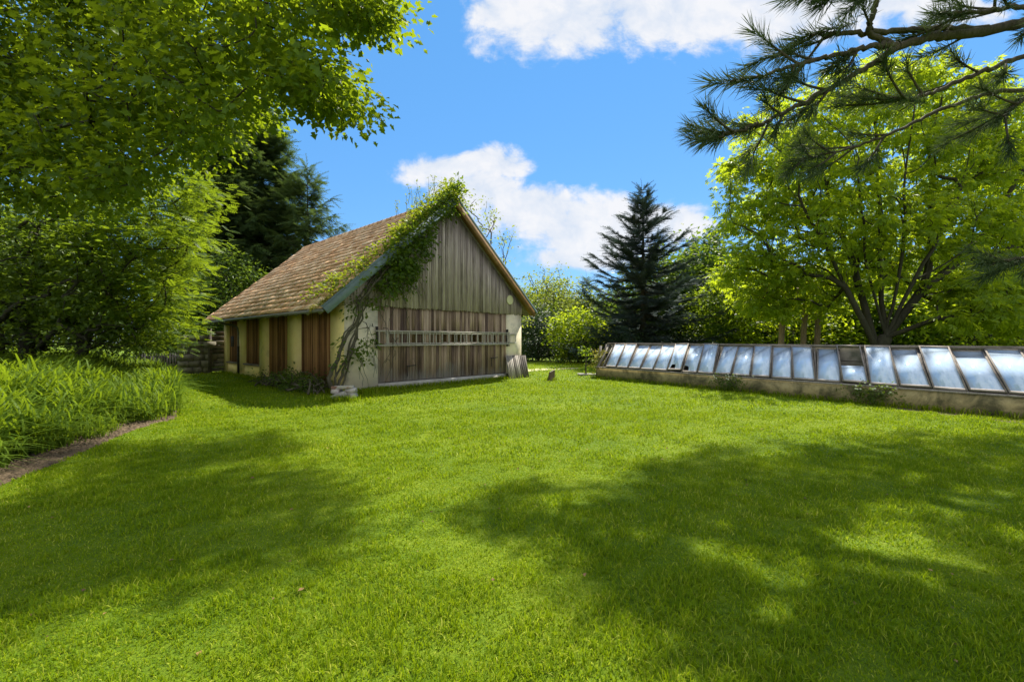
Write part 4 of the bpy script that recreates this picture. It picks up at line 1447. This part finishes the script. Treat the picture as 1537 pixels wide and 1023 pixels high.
bg_tree('bright_bush', 'bright yellow green bush at the edge of the lawn', 'bush', [(826, 520), (828, 478), (850, 465), (878, 468), (905, 490), (912, 525), (900, 545), (840, 540)], 190, 29, 33, 868, 'chestnut_leaf', 26, .24, 64, .1, sprd=.32)
bg_tree('laurel_bush', 'dark shrub mass below the blue conifer at the left end of the cold frame', 'bush', [(835, 548), (850, 515), (890, 505), (960, 500), (1040, 505), (1045, 548)], 210, 28, 32, 930, 'yew_needle', 44, .17, 65, .1, sprd=.4)
conifer('cedar_tree', 'blue grey conifer with open upswept boughs behind the cold frame', at(965, 509, 30.5) * (1, 1, 0), 11.9, 5.4, 'cedar_needle', 56, -16, 26, .04, 27, 7, .86, .66, 17, r0=.24, jitter=.36, upcurve=.13)
conifer('scots_pine', 'slim pine far behind, between the blue conifer and the chestnut', at(1042, 509, 44) * (1, 1, 0), 11., 2.3, 'cedar_needle', 57, -5, 40, .35, 15, 6, .5, .8, 8, r0=.2, upcurve=.2)
conifer('scots_pine', 'dark pine far behind, close to the left side of the chestnut', at(1072, 509, 42) * (1, 1, 0), 11.8, 2.6, 'spruce_needle', 58, -5, 40, .30, 16, 6, .5, .8, 8, r0=.2, upcurve=.2)
bg_tree('hazel_tree', 'yellow green leafy tree between the blue conifer and the chestnut', 'tree', [(1030, 500), (1040, 440), (1075, 405), (1110, 390), (1150, 430), (1160, 520), (1040, 525)], 230, 29, 34, 1090, 'fresh_leaf', 26, .28, 66, .14, sprd=.45)

# the chestnut behind the cold frame
poly = [(1092, 310), (1088, 255), (1120, 215), (1112, 180), (1150, 165), (1165, 130), (1215, 140), (1250, 108), (1290, 118), (1330, 84), (1390, 80), (1430, 112), (1480, 105), (1540, 150), (1600, 200), (1620, 330),
        (1600, 430), (1540, 470), (1480, 480), (1420, 470), (1380, 430), (1330, 440), (1290, 430), (1240, 470), (1170, 478), (1110, 462), (1078, 430), (1098, 380)]
pts = np.vstack((outline_points(tr, poly, 900, 17.9, 27.0, 1.8), outline_points(tr, [(1400, 485), (1410, 430), (1560, 400), (1580, 495)], 60, 17., 20.5, 1.3)))
b0 = at(1318, 509, 20) * (1, 1, 0)
J1 = b0 + (.0, 0, .9); J2 = b0 + (.35, 0, 1.7)
tk = [[b0, J1, J2]]
for st, depth in (([(1300, 400), (1296, 330), (1285, 260), (1270, 190)], -.6), ([(1322, 420), (1322, 340), (1318, 250), (1310, 160)], .5), ([(1346, 430), (1356, 350), (1358, 260), (1372, 160)], -.3)):
    tk.append([J2] + [at(x, y, 20 + depth * (k + 1)) for k, (x, y) in enumerate(st)])
for st, depth in (([(1268, 430), (1240, 370), (1205, 310), (1160, 250)], -.3), ([(1286, 420), (1262, 350), (1240, 280), (1215, 210)], .7)):
    tk.append([J1] + [at(x, y, 20 + depth * (k + 1)) for k, (x, y) in enumerate(st)])
for st, depth in (([(1372, 420), (1410, 350), (1440, 280), (1455, 200)], -.2), ([(1384, 430), (1398, 350), (1400, 260), (1412, 170)], .8), ([(1380, 440), (1440, 390), (1490, 330), (1530, 260)], .5)):
    tk.append([J2] + [at(x, y, 20 + depth * (k + 1)) for k, (x, y) in enumerate(st)])
broad_tree('chestnut_tree', 'large spreading chestnut with several dark stems behind the cold frame', 'tree', tk, pts, 'chestnut_leaf', .36, 29, (.34, .34, .20), .29, CHEST, 'bark_dark', 71, droop=.5, up=1.2, bf=.7, power=.48)

# saplings' bare stems behind the frame
for k, (px, lab) in enumerate(((1172, 'slim bare brown trunk behind the cold frame, furthest from the chestnut'), (1205, 'slim bare brown trunk behind the cold frame, middle one of three'), (1226, 'slim bare brown trunk behind the cold frame, closest to the chestnut'))):
    b0 = at(px, 509, 23.5) * (1, 1, 0)
    pts = outline_points(tr, [(px - 40, 470), (px - 30, 400), (px + 30, 390), (px + 40, 470)], 34, 25, 29, 2.5)
    broad_tree('pole_tree', lab, 'tree', [[b0, b0 + (.05, 0, 2), b0 + (.1, 0, 4), b0 + (.15, 0, 5.5)]], pts, 'mid_leaf', .15, 26, (.4, .4, .25), .2, LEAF, 'pole_bark', 80 + k, group='bare trunks behind the cold frame')

bg_tree('hornbeam_bush', 'sunlit low leafage under the left side of the chestnut behind the cold frame', 'bush', [(1090, 520), (1100, 450), (1200, 430), (1290, 440), (1295, 520)], 240, 27, 32, 1190, 'chestnut_leaf', 15, .28, 68, .1, sprd=.42)
bg_tree('hornbeam_bush', 'sunlit low leafage under the right side of the chestnut behind the cold frame', 'bush', [(1335, 520), (1345, 450), (1440, 430), (1600, 420), (1640, 520)], 260, 26, 32, 1460, 'chestnut_leaf', 15, .28, 69, .1, sprd=.42)
# woods closing the view
bg_tree('oak_tree', 'dark leafy tree behind the right side of the chestnut', 'tree', [(1420, 500), (1400, 300), (1440, 220), (1520, 170), (1640, 180), (1720, 300), (1720, 510)], 330, 30, 38, 1540, 'mid_leaf', 46, .30, 67, .3, sprd=.8)
rg = np.random.default_rng(9)
wd = MB(); ws = MB()


def woods(x0, x1, y0, y1, h0, h1, n, spacing=1.5):
    for _ in range(n):
        a = rg.uniform(0, 1)
        c = np.array((x0 + (x1 - x0) * a, rg.uniform(y0, y1), 0.)); h = rg.uniform(h0, h1)
        tube(ws, [c, c + (0, 0, h * .6)], [.16, .06], 5)
        P = blob_points(rg, c + (0, 0, h * .56), (h * .30, h * .30, h * .46), 70)
        P = P[P[:, 2] > .2]
        leaves(wd, rg, P, 24, (.7, .7, .45), .46, LEAF, .8, .3)


woods(12, 62, 36, 46, 7, 11, 40)
woods(-4, 20, 54, 66, 6, 8.5, 26)
woods(-2, 14, 38, 42, 3, 4.5, 12)
woods(-62, -16, 34, 46, 7, 13, 26)
woods(-34, -24, 16, 30, 6, 10, 8)
wm, wd0 = wd, MB()
wd = wd0; woods(16, 62, 30, 35, 3.5, 6.5, 34); wd = wm
tk_ = wd0.build('thicket', M['fresh_leaf'], None, False, (38, 33, 0)); tag(tk_, kind='stuff')
wo = wd.build('woods', M['mid_leaf'], None, False, (0, 50, 0)); tag(wo, kind='stuff')
ws.build('woods_trunks', M['bark_dark'], wo)

# ------------------------------------------------------------------ sky, sun, camera
world = bpy.data.worlds.new('World'); sc.world = world; world.use_nodes = True
nt = world.node_tree; nt.nodes.clear()
sky = nd(nt, 'ShaderNodeTexSky', sky_type='NISHITA', sun_disc=False, sun_elevation=R(SUN_EL), sun_rotation=R(SUN_AZ), altitude=200, air_density=1.0, dust_density=.0, ozone_density=2.5)
hs = nd(nt, 'ShaderNodeHueSaturation', {'Hue': .5, 'Saturation': 1.12, 'Value': 1.0, 'Color': sky.outputs[0]})
d = nd(nt, 'ShaderNodeTexCoord').outputs['Generated']
xyz = nd(nt, 'ShaderNodeSeparateXYZ', {0: d})
yy_ = math_(nt, 'MAXIMUM', xyz.outputs[1], .02)
uv = nd(nt, 'ShaderNodeCombineXYZ', {0: math_(nt, 'DIVIDE', xyz.outputs[0], yy_), 1: math_(nt, 'DIVIDE', xyz.outputs[2], yy_), 2: 0.0}).outputs[0]
wq = nd(nt, 'ShaderNodeTexNoise', {'Vector': uv, 'Scale': 3.0, 'Detail': 3})
warp = nd(nt, 'ShaderNodeVectorMath', {0: nd(nt, 'ShaderNodeVectorMath', {0: wq.outputs['Color'], 1: (.5, .5, .5)}, operation='SUBTRACT').outputs[0], 'Scale': .10}, operation='SCALE').outputs[0]
uvw = nd(nt, 'ShaderNodeVectorMath', {0: uv, 1: warp}, operation='ADD').outputs[0]
acc = None
for cx, cy, rx, ry in ((850, 20, 190, 80), (1000, 5, 240, 84), (1150, 5, 220, 78), (1330, -10, 170, 60), (950, -90, 420, 140), (760, 20, 90, 50), (1420, 30, 120, 30),
                       (668, 262, 84, 34), (740, 250, 80, 34), (720, 290, 90, 36), (800, 318, 120, 46), (890, 345, 150, 58), (860, 385, 90, 26), (1010, 335, 70, 36)):
    c = ((cx - CX) / F, (HY - cy) / F, 0); s = (F / rx, F / ry, 0)
    v = nd(nt, 'ShaderNodeVectorMath', {0: nd(nt, 'ShaderNodeVectorMath', {0: uvw, 1: c}, operation='SUBTRACT').outputs[0], 1: s}, operation='MULTIPLY').outputs[0]
    l = nd(nt, 'ShaderNodeVectorMath', {0: v}, operation='LENGTH').outputs['Value']
    e = math_(nt, 'SUBTRACT', 1.0, l)
    acc = e if acc is None else math_(nt, 'MAXIMUM', acc, e)
nz1 = noise(nt, nd(nt, 'ShaderNodeVectorMath', {0: uvw, 1: (1, 1.5, 1)}, operation='MULTIPLY').outputs[0], 7.0, 10, .62, .3)
nz2 = noise(nt, uvw, 22.0, 8, .6)
mk = math_(nt, 'ADD', acc, math_(nt, 'MULTIPLY', math_(nt, 'SUBTRACT', nz1, .5), 1.6))
mk = math_(nt, 'ADD', mk, math_(nt, 'MULTIPLY', math_(nt, 'SUBTRACT', nz2, .5), .7))
mask = nd(nt, 'ShaderNodeMapRange', {'Value': mk, 'From Min': .0, 'From Max': .50, 'To Min': 0., 'To Max': .95}, interpolation_type='SMOOTHSTEP').outputs[0]
cc = ramp(nt, math_(nt, 'ADD', math_(nt, 'MULTIPLY', nz1, .7), math_(nt, 'MULTIPLY', nz2, .3)), [(.32, (.66, .77, .94)), (.58, (1, 1, 1.02))])
ccs = nd(nt, 'ShaderNodeVectorMath', {0: cc, 'Scale': 4.5}, operation='SCALE').outputs[0]
front = math_(nt, 'GREATER_THAN', xyz.outputs[1], .02)
# unseen white cloud added behind the view, to whiten and lift the fill light
nb = noise(nt, nd(nt, 'ShaderNodeVectorMath', {0: d, 1: (1, 1, 1.8)}, operation='MULTIPLY').outputs[0], 2.6, 8, .6, .2)
mb = nd(nt, 'ShaderNodeMapRange', {'Value': nb, 'From Min': .34, 'From Max': .50, 'To Min': 0., 'To Max': .95}, interpolation_type='SMOOTHSTEP').outputs[0]
rear = nd(nt, 'ShaderNodeMapRange', {'Value': xyz.outputs[1], 'From Min': .25, 'From Max': -.1, 'To Min': 0., 'To Max': 1.}).outputs[0]

blue = mixc(nt, .68, hs.outputs[0], (.52, 1.95, 4.3))
skyc = mixc(nt, math_(nt, 'MAXIMUM', math_(nt, 'MULTIPLY', mask, front), math_(nt, 'MULTIPLY', mb, rear)), blue, ccs)
skyc = mixc(nt, math_(nt, 'MULTIPLY', mb, rear), skyc, nd(nt, 'ShaderNodeVectorMath', {0: ccs, 'Scale': 1.3}, operation='SCALE').outputs[0])  # added rear cloud brightened further for fill
bg = nd(nt, 'ShaderNodeBackground', {0: skyc, 1: .106})
nt.links.new(bg.outputs[0], nd(nt, 'ShaderNodeOutputWorld').inputs[0])

sun = bpy.data.lights.new('sun', 'SUN'); sun.energy = 5.0; sun.angle = R(.45); sun.color = (1, .94, .80)
so = bpy.data.objects.new('sun', sun); COL.objects.link(so)
import mathutils
sd = mathutils.Vector((SX, SY, 1)).normalized()
so.rotation_euler = sd.to_track_quat('Z', 'Y').to_euler(); so.location = (10, 20, 40)

cam = bpy.data.cameras.new('camera'); cam.sensor_width = 36; cam.lens = 36 * F / 1537; cam.clip_end = 2000; cam.clip_start = .05
co = bpy.data.objects.new('camera', cam); COL.objects.link(co)
co.location = (0, 0, CH); co.rotation_euler = (R(90) - math.atan(2.5 / F), 0, 0)
sc.camera = co
sc.view_settings.view_transform = 'Standard'; sc.view_settings.look = 'None'
sc.view_settings.exposure = 1.0; sc.view_settings.gamma = 1
cy = sc.cycles
cy.max_bounces = 7; cy.diffuse_bounces = 3; cy.glossy_bounces = 3; cy.transmission_bounces = 4; cy.transparent_max_bounces = 8
cy.caustics_reflective = False; cy.caustics_refractive = False
cy.use_denoising = True
try: cy.denoiser = 'OPENIMAGEDENOISE'
except Exception: pass
